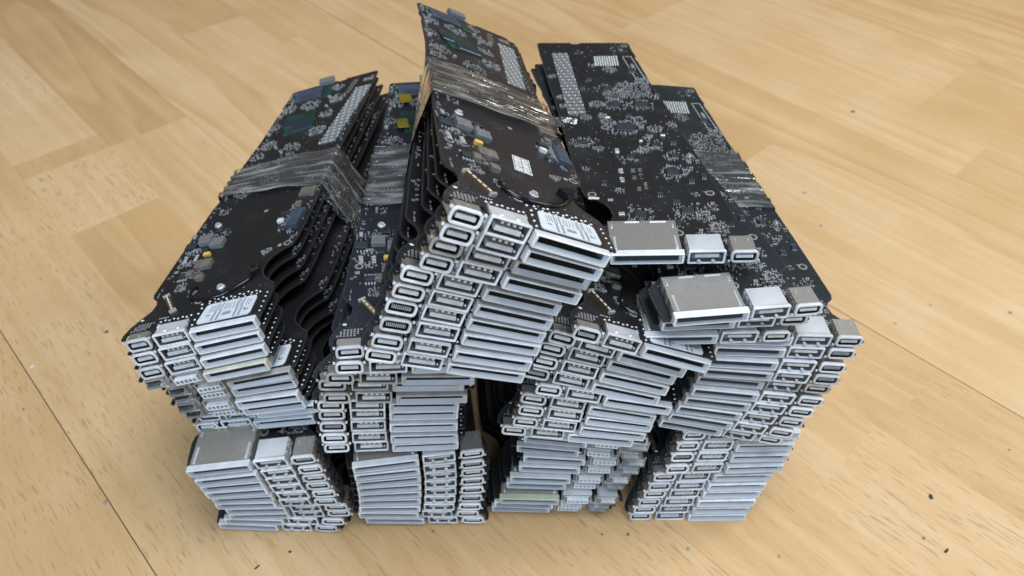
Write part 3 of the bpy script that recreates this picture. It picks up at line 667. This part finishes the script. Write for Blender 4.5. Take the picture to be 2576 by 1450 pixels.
def upright_details(root, sticker=False, posts=True):
    tag(child('top', root), kind='stuff')
    for x, y in ((-8.6, 74), (7.1, 24.4)):
        b = MB(); b.cyl(x, y, PT, PT + .35, 1.7, 20, 0); b.cyl(x, y, PT + .35, PT + 1.1, 1.15, 20, 0, None, False); b.ring(x, y, PT + 1.05, .6, 1.15, 20, 0, .12)
        single(b, 'threaded_post', M['steel'], root)
    for x, y, w_, h, H, m_, nm in ((-10.2, 61.6, 6, 5.6, 2.4, 'inductor', 'inductor'), (-3.6, 57.6, 6, 5.6, 2.4, 'inductor', 'inductor'), (-5.8, 42.6, 7.2, 5.4, 2.2, 'tan', 'capacitor'),
                                  (-6.9, 50.6, 3.0, 1.9, 1.6, 'yellow', 'capacitor'), (-10.8, 38, 3, 3.4, 1.8, 'tan', 'capacitor'), (-5.2, 33.8, 3.6, 3, 1.8, 'tan', 'capacitor'),
                                  (-14.2, 38, 4.2, 3, 1.0, 'chip', 'chip'), (-17.4, 59.6, 5.4, 4.2, 1.3, 'chip', 'chip'), (-9.0, 54.8, 3.0, 2.2, 1.1, 'chip', 'chip'),
                                  (-6.5, 68.2, 3.6, 1.8, 1.0, 'chip', 'chip'), (-2.4, 67.8, 3.6, 1.8, 1.0, 'chip', 'chip'), (26.4, 70.5, 4.6, 2.6, 1.3, 'chip', 'chip'), (26.6, 59.5, 4.4, 2.0, 1.0, 'chip', 'chip'), (24.8, 65.2, 2.8, 2.0, 1.5, 'silk', 'capacitor'),
                                  (33.8, 86.5, 7.6, 6.4, 1.4, 'tan', 'metal_tab'), (31, 77, 3, 3, 1.4, 'tan', 'capacitor'),
                                  (12.5, 198, 16, 12, 1.3, 'chip_blue', 'chip'), (24.5, 197, 6, 12, .5, 'substrate', 'chip'), (3.4, 197, 4, 13, .5, 'substrate', 'chip'), (22, 210.5, 9, 5.4, 2.6, 'inductor', 'socket')):
        o = single(bx(x, y, w_, h, H, -.07 if y < 100 else .05), nm, M[m_], root)
    # processor: green carrier, polished die, frame
    b = MB(); b.box(5, 22, 153, 175, PT, PT + .5, 0, rz=.1); cpu = single(b, 'processor', M['substrate'], root)
    single(bx(16, 160, 12, 10, .55, .1, PT + .5), 'silicon_die', M['die'], cpu); single(bx(6.5, 165, 6, 8, .5, .1, PT + .5), 'silicon_die', M['die'], cpu)
    b = MB(); b.box(29.7, 35.2, 57.6, 70.4, PT, PT + 2.4, 0, rz=-.12, bev=.3)
    for i in range(11): y = 58.6 + i * 1.15; x = 29.2 - (64 - y) * -.12 * -1; b.box(x - .9, x + .5, y, y + .5, PT, PT + 1.0, 1)
    single(b, 'connector_block', [M['chip_blue'], M['solder']], root)
    b = MB(); b.box(-18.9, -15.9, 64.2, 68.6, PT, PT + 1.2, 0); b.box(-18.1, -16.7, 65, 67.8, PT + 1.2, PT + 1.6, 1)
    for k in range(6): b.box(-19.4, -15.4, 64.4 + k * .72, 64.7 + k * .72, PT, PT + .3, 1)
    single(b, 'small_socket', [M['chip'], M['solder']], root)
    # gold flat-cable connector
    L = math.hypot(6.9, 11.6); a = math.atan2(-11.6, 6.9); b = MB(); cx, cy = -14.4, 20.0
    b.box(cx - L / 2, cx + L / 2, cy - 1.1, cy + 1.1, PT, PT + .9, 0, rz=a)
    c_, s_ = math.cos(a), math.sin(a)
    for k in range(5):
        u = -5 + k * 2.4; b.box(cx + u * c_ - .8, cx + u * c_ + .8, cy + u * s_ - .3, cy + u * s_ + .3, PT + .9, PT + 1.02, 1, rz=a)
    for k in (-1, 1): u = k * (L / 2 - .3); b.box(cx + u * c_ - .5, cx + u * c_ + .5, cy + u * s_ - 1.5, cy + u * s_ + 1.5, PT, PT + 1.1, 2, rz=a)
    single(b, 'cable_connector', [M['gold'], M['silk'], M['solder']], root)
    b = MB(); b.tube([(-4.6, 27.6, PT + .5), (-6.1, 24.2, PT + .6), (-5.4, 21, PT + .6), (-2.4, 18.6, PT + .6), (3, 17.2, PT + .6), (9, 18.2, PT + .6), (14, 20.4, PT + .6), (19, 24.2, PT + .6), (21.5, 27.4, PT + .6)], .85, 8, 0)
    b.box(19.4, 23.2, 28, 32.6, PT, PT + 3.0, 0, rz=.5, bev=.6); b.box(20.6, 22.4, 32.4, 34, PT, PT + 1.6, 0, rz=.5, bev=.3)
    single(b, 'duct_rim', M['lip'], root)
    if sticker:
        c = [(7.4, 52.4), (14.4, 52.0), (12.0, 39.6), (4.9, 40.2)]
        b = MB()
        def q(u, v):
            a_ = [c[0][i] * (1 - u) + c[1][i] * u for i in (0, 1)]; d_ = [c[3][i] * (1 - u) + c[2][i] * u for i in (0, 1)]
            return [a_[i] * (1 - v) + d_[i] * v for i in (0, 1)]
        def sl(u0, u1, v0, v1, z, mi):
            P = [q(u0, v0), q(u1, v0), q(u1, v1), q(u0, v1)]; b.poly([(*p, z) for p in P], [(0, 1, 2, 3)], mi)
        sl(0, 1, 0, 1, PT + .05, 0)
        for v0, v1 in ((.05, .33), (.35, .63), (.65, .94)): pass
        for u in (.05, .50, .90): sl(u, u + .035, .05, .95, PT + .065, 1)
        for v in (.05, .34, .64, .93): sl(.06, .93, v, v + .018, PT + .07, 1)
        st_ = single(b, 'sticker', [M['silk'], M['pcb']], root)
        for ch, u, v in (('U', .66, .12), ('F', .66, .42), ('O', .66, .70), ('7', .18, .12), ('G', .18, .42), ('K', .18, .70)):
            x, y = q(u, v)
            t = text_part(ch, 3.0, x - .5, y + .2, -math.pi / 2, M['groove'], st_, False, 'sticker_letter', PT + .05, .01)
def flipped_details(root, markings=True):
    tag(child('under', root), kind='stuff')
    if markings:
        r_ = -1.5708 - .02
        for body, size, x, y, m_ in (('909', 3.0, -19.4, 68.4, 'silk'), ('604', 3.0, -19.4, 61.0, 'silk'), ('E82', 2.4, -13.6, 68.0, 'silkdim'), ('152', 2.4, -13.6, 62.2, 'silkdim'),
                                     ('GX  G - 1', 2.3, -10.4, 68.2, 'silkdim'), ('94V-0', 2.3, -9.4, 56.4, 'silkdim'), ('RU', 2.6, -12.6, 52.8, 'silkdim')):
            text_part(body, size, x, y, r_, M[m_], root, True, 'printed_marking', 0)

COUNT = [0]
def make_board(pose, flipped, label, group, plate='pcb', card='bezel', torn=False, teeth=False, detail=False, sticker=False, markings=False, window=False):
    x, y, z, yaw, roll, pit = pose
    R = Matrix.Rotation(yaw, 4, 'Z') @ Matrix.Rotation(roll, 4, 'Y') @ Matrix.Rotation(pit, 4, 'X')
    if flipped: R = R @ Matrix.Translation((0, 0, PT * S)) @ Matrix.Rotation(math.pi, 4, 'Y')
    root = bpy.data.objects.new('circuit_board', None); col.objects.link(root); root.empty_display_size = .01
    root.matrix_world = Matrix.Translation((x * S, y * S, z * S)) @ R
    tag(root, label, 'circuit board', group)
    p = PLATE[plate].copy(); col.objects.link(p); p.parent = root
    c = child('card_' + card, root); child('can', c)
    if window: child('window', c)
    ub = card if card != 'bezel_yellow' else 'bezel'
    u = child('usb_torn' if torn else 'usb_' + ub, root); child('usbt_torn' if torn else ('usbt_flip' if flipped else 'usbt'), u)
    d = child('dp_torn' if torn else 'dp_' + ub, root); child('dpt_torn' if torn else ('dpt_teeth' if teeth else 'dpt'), d)
    if not flipped: tag(child('parts', root), kind='stuff')
    if detail: flipped_details(root, markings) if flipped else upright_details(root, sticker)
    return root
POSES = {   # measured poses: x, y, z (mm), yaw, roll, pitch; top board first; flipped stacks carry 1
    'B1': (1, [(-108.746, 183.091, 55.476, 0.027, -0.168, 0), (-106.646, 182.335, 49.432, 0.024, -0.167, 0), (-106.065, 182.445, 43.389, 0.013, -0.155, 0), (-105.571, 182.705, 37.346, 0.004, -0.145, 0), (-104.101, 182.906, 31.302, -0.007, -0.131, 0), (-104.422, 183.124, 25.259, -0.024, -0.111, 0), (-101.175, 183.891, 19.216, -0.007, -0.075, 0), (-101.137, 184.591, 13.172, 0.008, -0.051, 0), (-104.836, 184.521, 7.129, -0.018, -0.015, 0), (-108.997, 184.866, 1.086, -0.037, -0.005, 0)]),
    'B2': (1, [(-38.593, 186.799, 55.037, 0.143, -0.02, 0), (-38.66, 186.539, 48.42, 0.123, -0.012, 0), (-38.7, 186.875, 41.803, 0.118, -0.004, 0), (-39.151, 187.185, 35.185, 0.097, 0.007, 0), (-39.553, 187.344, 28.568, 0.078, 0.016, 0), (-40.295, 187.585, 21.951, 0.056, 0.02, 0), (-40.992, 187.615, 15.334, 0.036, 0.019, 0), (-42.279, 188.05, 8.716, 0.017, 0.013, 0), (-39.994, 188.728, 2.099, 0.003, 0.004, 0)]),
    'B3': (1, [(32.086, 199.984, 57.894, -0.145, 0.009, 0), (34.154, 198.934, 51.619, -0.103, -0.003, 0), (31.031, 198.439, 45.343, -0.091, -0.004, 0), (34.194, 198.039, 39.068, -0.063, -0.01, 0), (32.31, 197.615, 32.792, -0.045, -0.013, 0), (28.299, 196.166, 26.517, -0.034, -0.012, 0), (26.642, 197.062, 20.241, -0.028, -0.011, 0), (23.497, 192.645, 13.966, -0.019, -0.01, 0), (20.976, 194.139, 7.691, -0.027, -0.003, 0), (19.719, 196.016, 1.415, -0.012, -0.002, 0)]),
    'B4': (0, [(102.468, 202.368, 59.032, 0.156, 0.167, 0), (100.527, 200.531, 52.997, 0.143, 0.166, 0), (98.959, 198.809, 46.962, 0.128, 0.145, 0), (97.527, 196.828, 40.928, 0.127, 0.124, 0), (92.831, 196.197, 34.893, 0.107, 0.11, 0), (91.265, 195.033, 28.858, 0.099, 0.099, 0), (89.888, 194.791, 22.823, 0.089, 0.083, 0), (88.262, 193.839, 16.788, 0.068, 0.063, 0), (86.802, 193.483, 10.754, 0.05, 0.032, 0), (85.698, 193.269, 4.719, 0.035, 0.009, 0)]),
    'U1': (0, [(-126.802, 206.224, 116.102, 0.044, -0.247, -0.078), (-125.769, 204.493, 110.221, 0.046, -0.261, -0.07), (-124.473, 202.169, 104.32, 0.037, -0.276, -0.061), (-124.17, 199.973, 98.389, 0.02, -0.278, -0.052), (-116.323, 200.604, 92.558, 0.031, -0.258, -0.043), (-116.368, 201.79, 86.702, 0.015, -0.233, -0.035), (-115.42, 199.793, 80.765, -0.005, -0.22, -0.026), (-114.425, 201.021, 74.893, -0.013, -0.223, -0.017), (-110.988, 204.159, 69.009, -0.044, -0.228, -0.009), (-112.434, 202.559, 63.129, -0.035, -0.211, -0)]),
    'U2': (0, [(-37.088, 192.293, 125.545, 0.161, 0.055, -0.043), (-37.526, 188.97, 119.077, 0.115, 0.071, -0.038), (-41.8, 188.393, 112.61, 0.091, 0.079, -0.034), (-46.175, 190.464, 106.143, 0.093, 0.079, -0.029), (-45.146, 189.218, 99.675, 0.1, 0.078, -0.024), (-48.696, 190.265, 93.208, 0.094, 0.081, -0.019), (-49.365, 190.908, 86.741, 0.103, 0.08, -0.014), (-49.781, 189.643, 80.273, 0.101, 0.082, -0.01), (-49.925, 188.544, 73.806, 0.104, 0.081, -0.005), (-49.892, 188.788, 67.339, 0.118, 0.078, -0)]),
    'U3': (0, [(6.794, 178.533, 192.065, 0.225, 0.494, -0.104), (4.392, 178.117, 186.094, 0.205, 0.472, -0.092), (0.939, 179.852, 180.023, 0.191, 0.448, -0.081), (-2.075, 179.137, 173.925, 0.175, 0.436, -0.069), (-8.55, 179.868, 167.916, 0.158, 0.425, -0.058), (-11.464, 178.605, 161.827, 0.142, 0.409, -0.046), (-14.051, 177.961, 155.738, 0.127, 0.381, -0.035), (-16.16, 176.604, 149.615, 0.114, 0.336, -0.023), (-19.275, 174.644, 143.535, 0.097, 0.313, -0.012), (-21.895, 174.034, 137.449, 0.082, 0.286, -0)]),
    'U4': (0, [(48.815, 190.327, 128.514, 0.035, 0.371, -0.149), (40.87, 194.001, 122.022, -0.024, 0.329, -0.131), (37.558, 195.082, 115.53, -0.033, 0.29, -0.112), (35.139, 194.307, 109.038, -0.039, 0.26, -0.093), (32.236, 194.125, 102.546, -0.048, 0.241, -0.075), (37.475, 192.51, 96.054, -0.006, 0.208, -0.056), (31.745, 192.99, 89.562, -0.025, 0.187, -0.037), (30.953, 192.644, 83.07, -0.016, 0.16, -0.019), (28.827, 192.085, 76.578, -0.011, 0.142, -0), (24.2, 192.8, 70.4, -0.02, 0.1, 0)]),
    'U5': (1, [(109.024, 203.649, 115.346, 0.013, 0.04, -0.035), (107.422, 202.687, 109.442, 0.005, 0.048, -0.031), (105.464, 201.051, 103.386, 0.012, 0.084, -0.027), (104.609, 200.399, 97.467, 0.003, 0.1, -0.024), (102.724, 200.892, 91.562, -0.006, 0.111, -0.02), (101.336, 199.214, 85.571, -0.002, 0.13, -0.016), (99.011, 198.683, 79.627, -0.005, 0.154, -0.012), (96.465, 198.311, 73.67, -0.011, 0.18, -0.008), (93.752, 197.82, 67.71, -0.024, 0.202, -0.004), (90.649, 198.624, 61.76, -0.024, 0.215, -0)]),
    'U6': (1, [(65.349, 219.707, 143.341, -0.003, -0.037, -0.075), (86.332, 196.993, 136.154, 0.116, -0.005, -0.05), (83.279, 199.545, 129.491, 0.089, 0.024, -0.025), (77.726, 197.969, 122.492, 0.06, 0.024, -0)]),
}
STK = {'B1': 'leftmost stack of the bottom row', 'B2': 'bottom row stack second from the left', 'B3': 'bottom row stack with torn port frames', 'B4': 'rightmost stack of the bottom row',
       'U1': 'left stack of the upper layer', 'U2': 'upper stack left of the raised one', 'U3': 'raised middle stack', 'U4': 'upper stack right of the raised one',
       'U5': 'right stack of the upper layer', 'U6': 'loose boards laid over the right side'}
ORD = ['topmost', 'second from top', 'third from top', 'fourth from top', 'fifth from top', 'sixth from top', 'seventh from top', 'eighth from top', 'ninth from top', 'tenth from top']
SPECIAL = {
    ('U3', 0): 'dusty black circuit board with white grid sticker, topmost of the raised middle stack',
    ('U1', 0): 'black circuit board with bare dark plate, topmost of the left upper stack',
    ('U2', 0): 'blue-black circuit board with yellow tape patches, topmost beside the raised middle stack',
    ('U4', 0): 'black circuit board with gold connector, topmost just right of the raised middle stack',
    ('U5', 0): 'large green-black circuit board at the right edge, its card slot hidden under others',
    ('U6', 0): 'highest flipped circuit board at upper right with white numbers printed on it',
    ('U6', 1): 'flipped circuit board with shiny card slot can, just below the highest right one',
    ('U6', 2): 'circuit board almost hidden under the shiny-canned one at right, frame corner peeking out',
    ('U6', 3): 'lowest of the loose boards at right, metal strip showing left of its slot',
    ('B1', 0): 'circuit board with dark scratched card slot can, topmost of the bottom left stack',
    ('B2', 0): 'topmost circuit board of the second bottom stack, pale usb can under the upper stack',
    ('B3', 7): 'circuit board with green-tinged card slot, low in the stack with torn port frames',
    ('U1', 3): 'circuit board with yellowed card slot, fourth from top of the left upper stack',
}
LOOK = {'U1': {3: dict(card='bezel_yellow', torn=True), 4: dict(torn=True, card='bezel_warm', window=True), 5: dict(torn=True), 6: dict(torn=True), 7: dict(torn=True)},
        'B3': {0: dict(card='bezel_warm'), **{i: dict(torn=True) for i in range(1, 10)}},
        'U2': {2: dict(card='bezel_warm'), 3: dict(card='bezel_warm'), 4: dict(card='bezel_warm')}, 'U3': {2: dict(card='bezel_warm')}, 'U5': {4: dict(card='bezel_warm')}}
LOOK['B3'][7] = dict(card='bezel_green', torn=True)
TEETH = {('U3', 6), ('U3', 7), ('U5', 1), ('U5', 2), ('U5', 3), ('B2', 1), ('B2', 3), ('B2', 4), ('B2', 5), ('B1', 0), ('U2', 7), ('B4', 2), ('U4', 0), ('U4', 4)}
ROOT = {}
for n, (fl, rows) in POSES.items():
    for i, pose in enumerate(rows):
        kw = dict(LOOK.get(n, {}).get(i, {}))
        kw['plate'] = 'pcb_blue' if n == 'U2' else ('pcb_green' if n in ('U5', 'B4') or (n == 'U6' and i == 1) else ('pcb_dusty' if n == 'U3' and i == 0 else 'pcb'))
        if n in ('U3',) and i > 0: kw['plate'] = 'pcb_blue' if i > 5 else 'pcb'
        if i == 0 or n == 'U6' or (n == 'U5' and i < 2) : kw['detail'] = True
        if n in ('U1', 'U3', 'U4', 'U2', 'B4') and i == 0: kw['window'] = True
        last = i == len(rows) - 1
        label = SPECIAL.get((n, i)) or 'black circuit board, %s in the %s' % ('lowest' if last else ORD[i], STK[n])
        ROOT[n, i] = make_board(pose, fl, label, 'boards in the ' + STK[n], teeth=(n, i) in TEETH, sticker=(n, i) == ('U3', 0), markings=(n, i) == ('U6', 0), **kw)
# yellow tape patches on the bluish board
for x, y, w_, h in ((8, 187, 7, 9), (5, 160, 6, 9)):
    single(bx(x, y, w_, h, .35, .1, PT + 1.5, bev=.1), 'tape_patch', M['kapton'], ROOT['U2', 0])

# ---------------------------------------------------------------- stretch film round the stacks
def hull(P):
    P = sorted(set(P)); 
    def half(Q):
        h = []
        for p in Q:
            while len(h) > 1 and (h[-1][0] - h[-2][0]) * (p[1] - h[-2][1]) - (h[-1][1] - h[-2][1]) * (p[0] - h[-2][0]) <= 0: h.pop()
            h.append(p)
        return h
    a = half(P); b = half(P[::-1]); return a[:-1] + b[:-1]
def xr(y):
    xs = []; n = len(OUT)
    for i in range(n):
        (x1, y1), (x2, y2) = OUT[i], OUT[i - 1]
        if (y1 > y) != (y2 > y): xs.append((x2 - x1) * (y - y1) / (y2 - y1) + x1)
    return min(xs), max(xs)
def film(n, y0l, y1l, y0r, y1r, label, m_='film', seed=1, lift=2.0, skip=0):
    fl, rows = POSES[n]; rows = rows[skip:]; r = random.Random(seed); NY, NA = 46, 120; rings = []
    ph = [r.uniform(0, 6.28) for _ in range(8)]
    for j in range(NY + 1):
        v = j / NY; pts = []; info = []
        for k, pose in enumerate(rows):
            x, y, z, yaw, roll, pit = pose
            R = (Matrix.Rotation(yaw, 3, 'Z') @ Matrix.Rotation(roll, 3, 'Y') @ Matrix.Rotation(pit, 3, 'X'))
            for side in (0, 1):
                yy = (y0l + (y1l - y0l) * v) if side == 0 else (y0r + (y1r - y0r) * v)
                a, b = xr(yy)
                if fl: a, b = -b, -a
                X = a if side == 0 else b
                for zz in ((-.6, PT + (lift if k == 0 else .3))):
                    q = R @ Vector((X + (-.5 if side == 0 else .5), yy, zz)) + Vector((x, y, z)); pts.append((round(q.x, 3), round(q.z, 3))); info.append(q.y)
        H = hull(pts); Y = [info[pts.index(h)] for h in H]
        i0 = max(range(len(H)), key=lambda i: H[i][1] * 2 - H[i][0]); H = H[i0:] + H[:i0]; Y = Y[i0:] + Y[:i0]
        H.append(H[0]); Y.append(Y[0]); D = [0]
        for p, q in zip(H, H[1:]): D.append(D[-1] + math.dist(p, q))
        ring = []
        cx = sum(h[0] for h in H) / len(H); cz = sum(h[1] for h in H) / len(H)
        for a in range(NA):
            d = D[-1] * a / NA; k = max(i for i in range(len(D)) if D[i] <= d); k = min(k, len(H) - 2)
            t = (d - D[k]) / max(1e-6, D[k + 1] - D[k]); X = H[k][0] * (1 - t) + H[k + 1][0] * t; Z = H[k][1] * (1 - t) + H[k + 1][1] * t; YY = Y[k] * (1 - t) + Y[k + 1] * t
            u = a / NA * 6.28
            rid = .32 * math.sin(v * 31 + 1.6 * math.sin(u * 2 + ph[0]) + ph[1]) + .13 * math.sin(v * 67 + 2.2 * math.sin(u * 3 + ph[2]) + ph[3]) + .05 * math.sin(v * 118 + 3 * math.sin(u * 5 + ph[4]))
            dx, dz = X - cx, Z - cz; L = math.hypot(dx, dz) or 1
            edge = 1.2 * math.sin(u * 3 + ph[5]) + .6 * math.sin(u * 9 + ph[6])
            ring.append((X + dx / L * rid, YY + edge * (1 if v in (0, 1) else .4), Z + dz / L * rid))
        rings.append(ring)
    b = MB(); N = NA
    b.poly([p for ring in rings for p in ring], [(j * N + i, j * N + (i + 1) % N, (j + 1) * N + (i + 1) % N, (j + 1) * N + i) for j in range(NY) for i in range(N)], 0, True)
    o = b.build('stretch_film', M[m_]); uv = o.data.uv_layers.new(name='UVMap')
    for poly in o.data.polygons:
        base = poly.index; j, i = divmod(base, N)
        for l in poly.loop_indices:
            vi = o.data.loops[l].vertex_index; jj, ii = divmod(vi, N)
            if ii == 0 and i == N - 1: ii = N
            uv.data[l].uv = (ii / N * 6, jj / NY)
    tag(o, label, 'plastic film', 'stretch film round the stacks'); return o
film('U1', 100, 124, 88, 122, 'wrinkled clear film wound round the left upper stack', seed=2)
film('U2', 89, 138, 88, 143, 'crinkled shiny film wound round the bluish stack behind the raised one', seed=5)
film('U3', 83, 121, 88, 121, 'brownish clear film wound round the raised middle stack', 'film_tan', seed=9)
film('U5', 90, 138, 89, 138, 'clear film wound round the right upper stack beside the green-black board', seed=12, lift=1.6)
film('U4', 90, 126, 90, 126, 'clear film round the stack tucked right of the raised middle stack', seed=15)
def flap(c0, c1, c2, c3, label, amp, seed, m_='film', nu=26, nv=26):
    r = random.Random(seed); ph = [r.uniform(0, 6.28) for _ in range(6)]; b = MB(); V = []
    for j in range(nv + 1):
        for i in range(nu + 1):
            u, v = i / nu, j / nv; p = (Vector(c0) * (1 - u) + Vector(c1) * u) * (1 - v) + (Vector(c3) * (1 - u) + Vector(c2) * u) * v
            d = amp * (math.sin(9 * u + 5 * v + ph[0]) + .7 * math.sin(17 * u - 8 * v + ph[1]) + .5 * math.sin(31 * v + 6 * u + ph[2]) + .5 * abs(math.sin(14 * (u + v) + ph[3])))
            n = (Vector(c1) - Vector(c0)).cross(Vector(c3) - Vector(c0)).normalized(); V.append(tuple(p + n * d))
    b.poly(V, [(j * (nu + 1) + i, j * (nu + 1) + i + 1, (j + 1) * (nu + 1) + i + 1, (j + 1) * (nu + 1) + i) for j in range(nv) for i in range(nu)], 0, True)
    o = b.build('film_flap', M[m_]); uv = o.data.uv_layers.new(name='UVMap')
    for poly in o.data.polygons:
        for l in poly.loop_indices:
            vi = o.data.loops[l].vertex_index; uv.data[l].uv = ((vi % (nu + 1)) / nu, (vi // (nu + 1)) / nv * .6)
    return tag(o, label, 'plastic film', 'stretch film round the stacks')
def onboard(n, i, x, y, z=0):
    px, py, pz, yaw, roll, pit = POSES[n][1][i]; R = (Matrix.Rotation(yaw, 3, 'Z') @ Matrix.Rotation(roll, 3, 'Y') @ Matrix.Rotation(pit, 3, 'X'))
    return tuple(R @ Vector((x, y, z)) + Vector((px, py, pz)))
a = onboard('U1', 0, 42, 112, 0); bq = onboard('U1', 0, 39.5, 88, 0)
flap(a, bq, (bq[0] + 26, bq[1] - 16, bq[2] - 42), (a[0] + 22, a[1] - 2, a[2] - 36), 'loose dark film hanging between the left and the bluish stack', .9, 4)
a = onboard('U3', 0, 40, 112, 1.5); bq = onboard('U3', 0, 37, 94, 1.5)
flap(a, bq, (bq[0] + 7, bq[1] - 2, bq[2] + .5), (a[0] + 8, a[1] - 6, a[2] - 1), 'crumpled film corner sticking out right of the raised stack', .5, 8, nu=16, nv=12)

c = [onboard('U6', 0, x, y, 1.6) for x, y in ((-42.6, 117), (-34.5, 115), (-35.2, 109.5), (-42, 110))]
flap(*c, 'small scrap of clear film on the left edge of the highest flipped board', .25, 21, nu=14, nv=10)

# ---------------------------------------------------------------- crumbs on the floor
def crumb(x, y, sx, sy, h, m_, label, seed, rot=0):
    r = random.Random(seed); b = MB(); n = 9; loops = []
    for k, (f, z) in enumerate(((.9, 0), (1, .45), (.62, .85), (.2, 1))):
        loops.append([(x + f * r.uniform(.75, 1.2) * (sx * math.cos(2 * math.pi * i / n) * math.cos(rot) - sy * math.sin(2 * math.pi * i / n) * math.sin(rot)),
                       y + f * r.uniform(.75, 1.2) * (sx * math.cos(2 * math.pi * i / n) * math.sin(rot) + sy * math.sin(2 * math.pi * i / n) * math.cos(rot)), z * h * r.uniform(.85, 1.1) + .02) for i in range(n)])
    b.loops(loops, 0, False, True, True)
    tag(b.build('crumb', M[m_]), label, 'crumb', 'crumbs on the floor')
for i, c in enumerate((
    (209.3, 206.9, .9, 1.5, 1.2, 'crumb', 'largest black crumb on the floor at lower right'),
    (205.7, 178.2, 1.6, .6, .8, 'crumb', 'small angular black flake near the lower right corner'),
    (197.5, 184.6, .9, .7, .6, 'crumb_grey', 'grey chip just above the black flake at lower right'),
    (126.3, 174.5, .8, .7, .7, 'crumb_grey', 'grey crumb below the rightmost bottom stack'),
    (261.0, 235.3, .6, .5, .4, 'crumb_brown', 'brown speck close to the right edge at mid height'),
    (232.8, 325.5, 1.4, 1.3, .3, 'crumb_grey', 'round grey smudge right of the green-black board corner'),
    (260.3, 341.5, .8, .8, .5, 'crumb_grey', 'small dark dot above the grey smudge at right'),
    (307.2, 335.8, 1.1, 1.2, .4, 'crumb_grey', 'grey dot near the right edge of the photo'),
    (213.2, 418.3, 1.2, 1.2, .3, 'crumb_grey', 'pale grey dot right of the film on the green-black board'),
    (211.7, 455.6, 1.8, 1.3, .3, 'crumb_grey', 'wide faint smudge on the palest strip'),
    (-36.5, 186.1 - 1, .6, .6, .6, 'crumb_brown', 'brown crumb in front of the second bottom stack'),
    (44.2, 184.8, .5, .8, .5, 'crumb_brown', 'brown grain in front of the torn-frame stack'),
    (56.6, 184.9, .8, .9, .5, 'crumb_brown', 'cluster-like brown grain right of the torn-frame stack'),
    (84.3, 177.6, 1.1, .7, .8, 'crumb_grey', 'grey-green crumb below the rightmost bottom stack'),
    (-240.2, 311.5, 1.1, .9, .9, 'crumb', 'black crumb left of the left upper stack'),
    (-272.3, 284.3, 1.3, .8, .4, 'crumb_pale', 'pale whitish chip beside the left plank joint'),
    (-198.1, 198.7, 1.6, 1.0, .3, 'crumb_grey', 'grey scuff on the left plank joint'),
    (-263.5, 254.4, .8, .6, .5, 'crumb_brown', 'brown crumb left of the left plank joint'),
    (-102.3, 174.2, .9, .6, .5, 'crumb', 'black crumb below the leftmost bottom stack'),
    (-115.8, 166.5, 1.7, .5, .6, 'crumb', 'long black sliver at the bottom left of centre'),
    (281.2, 567.4, 1.6, 2.0, .6, 'crumb_brown', 'dark dot inside the darker grain figure at upper right'))):
    crumb(*c, 100 + i, rot=i * .7)
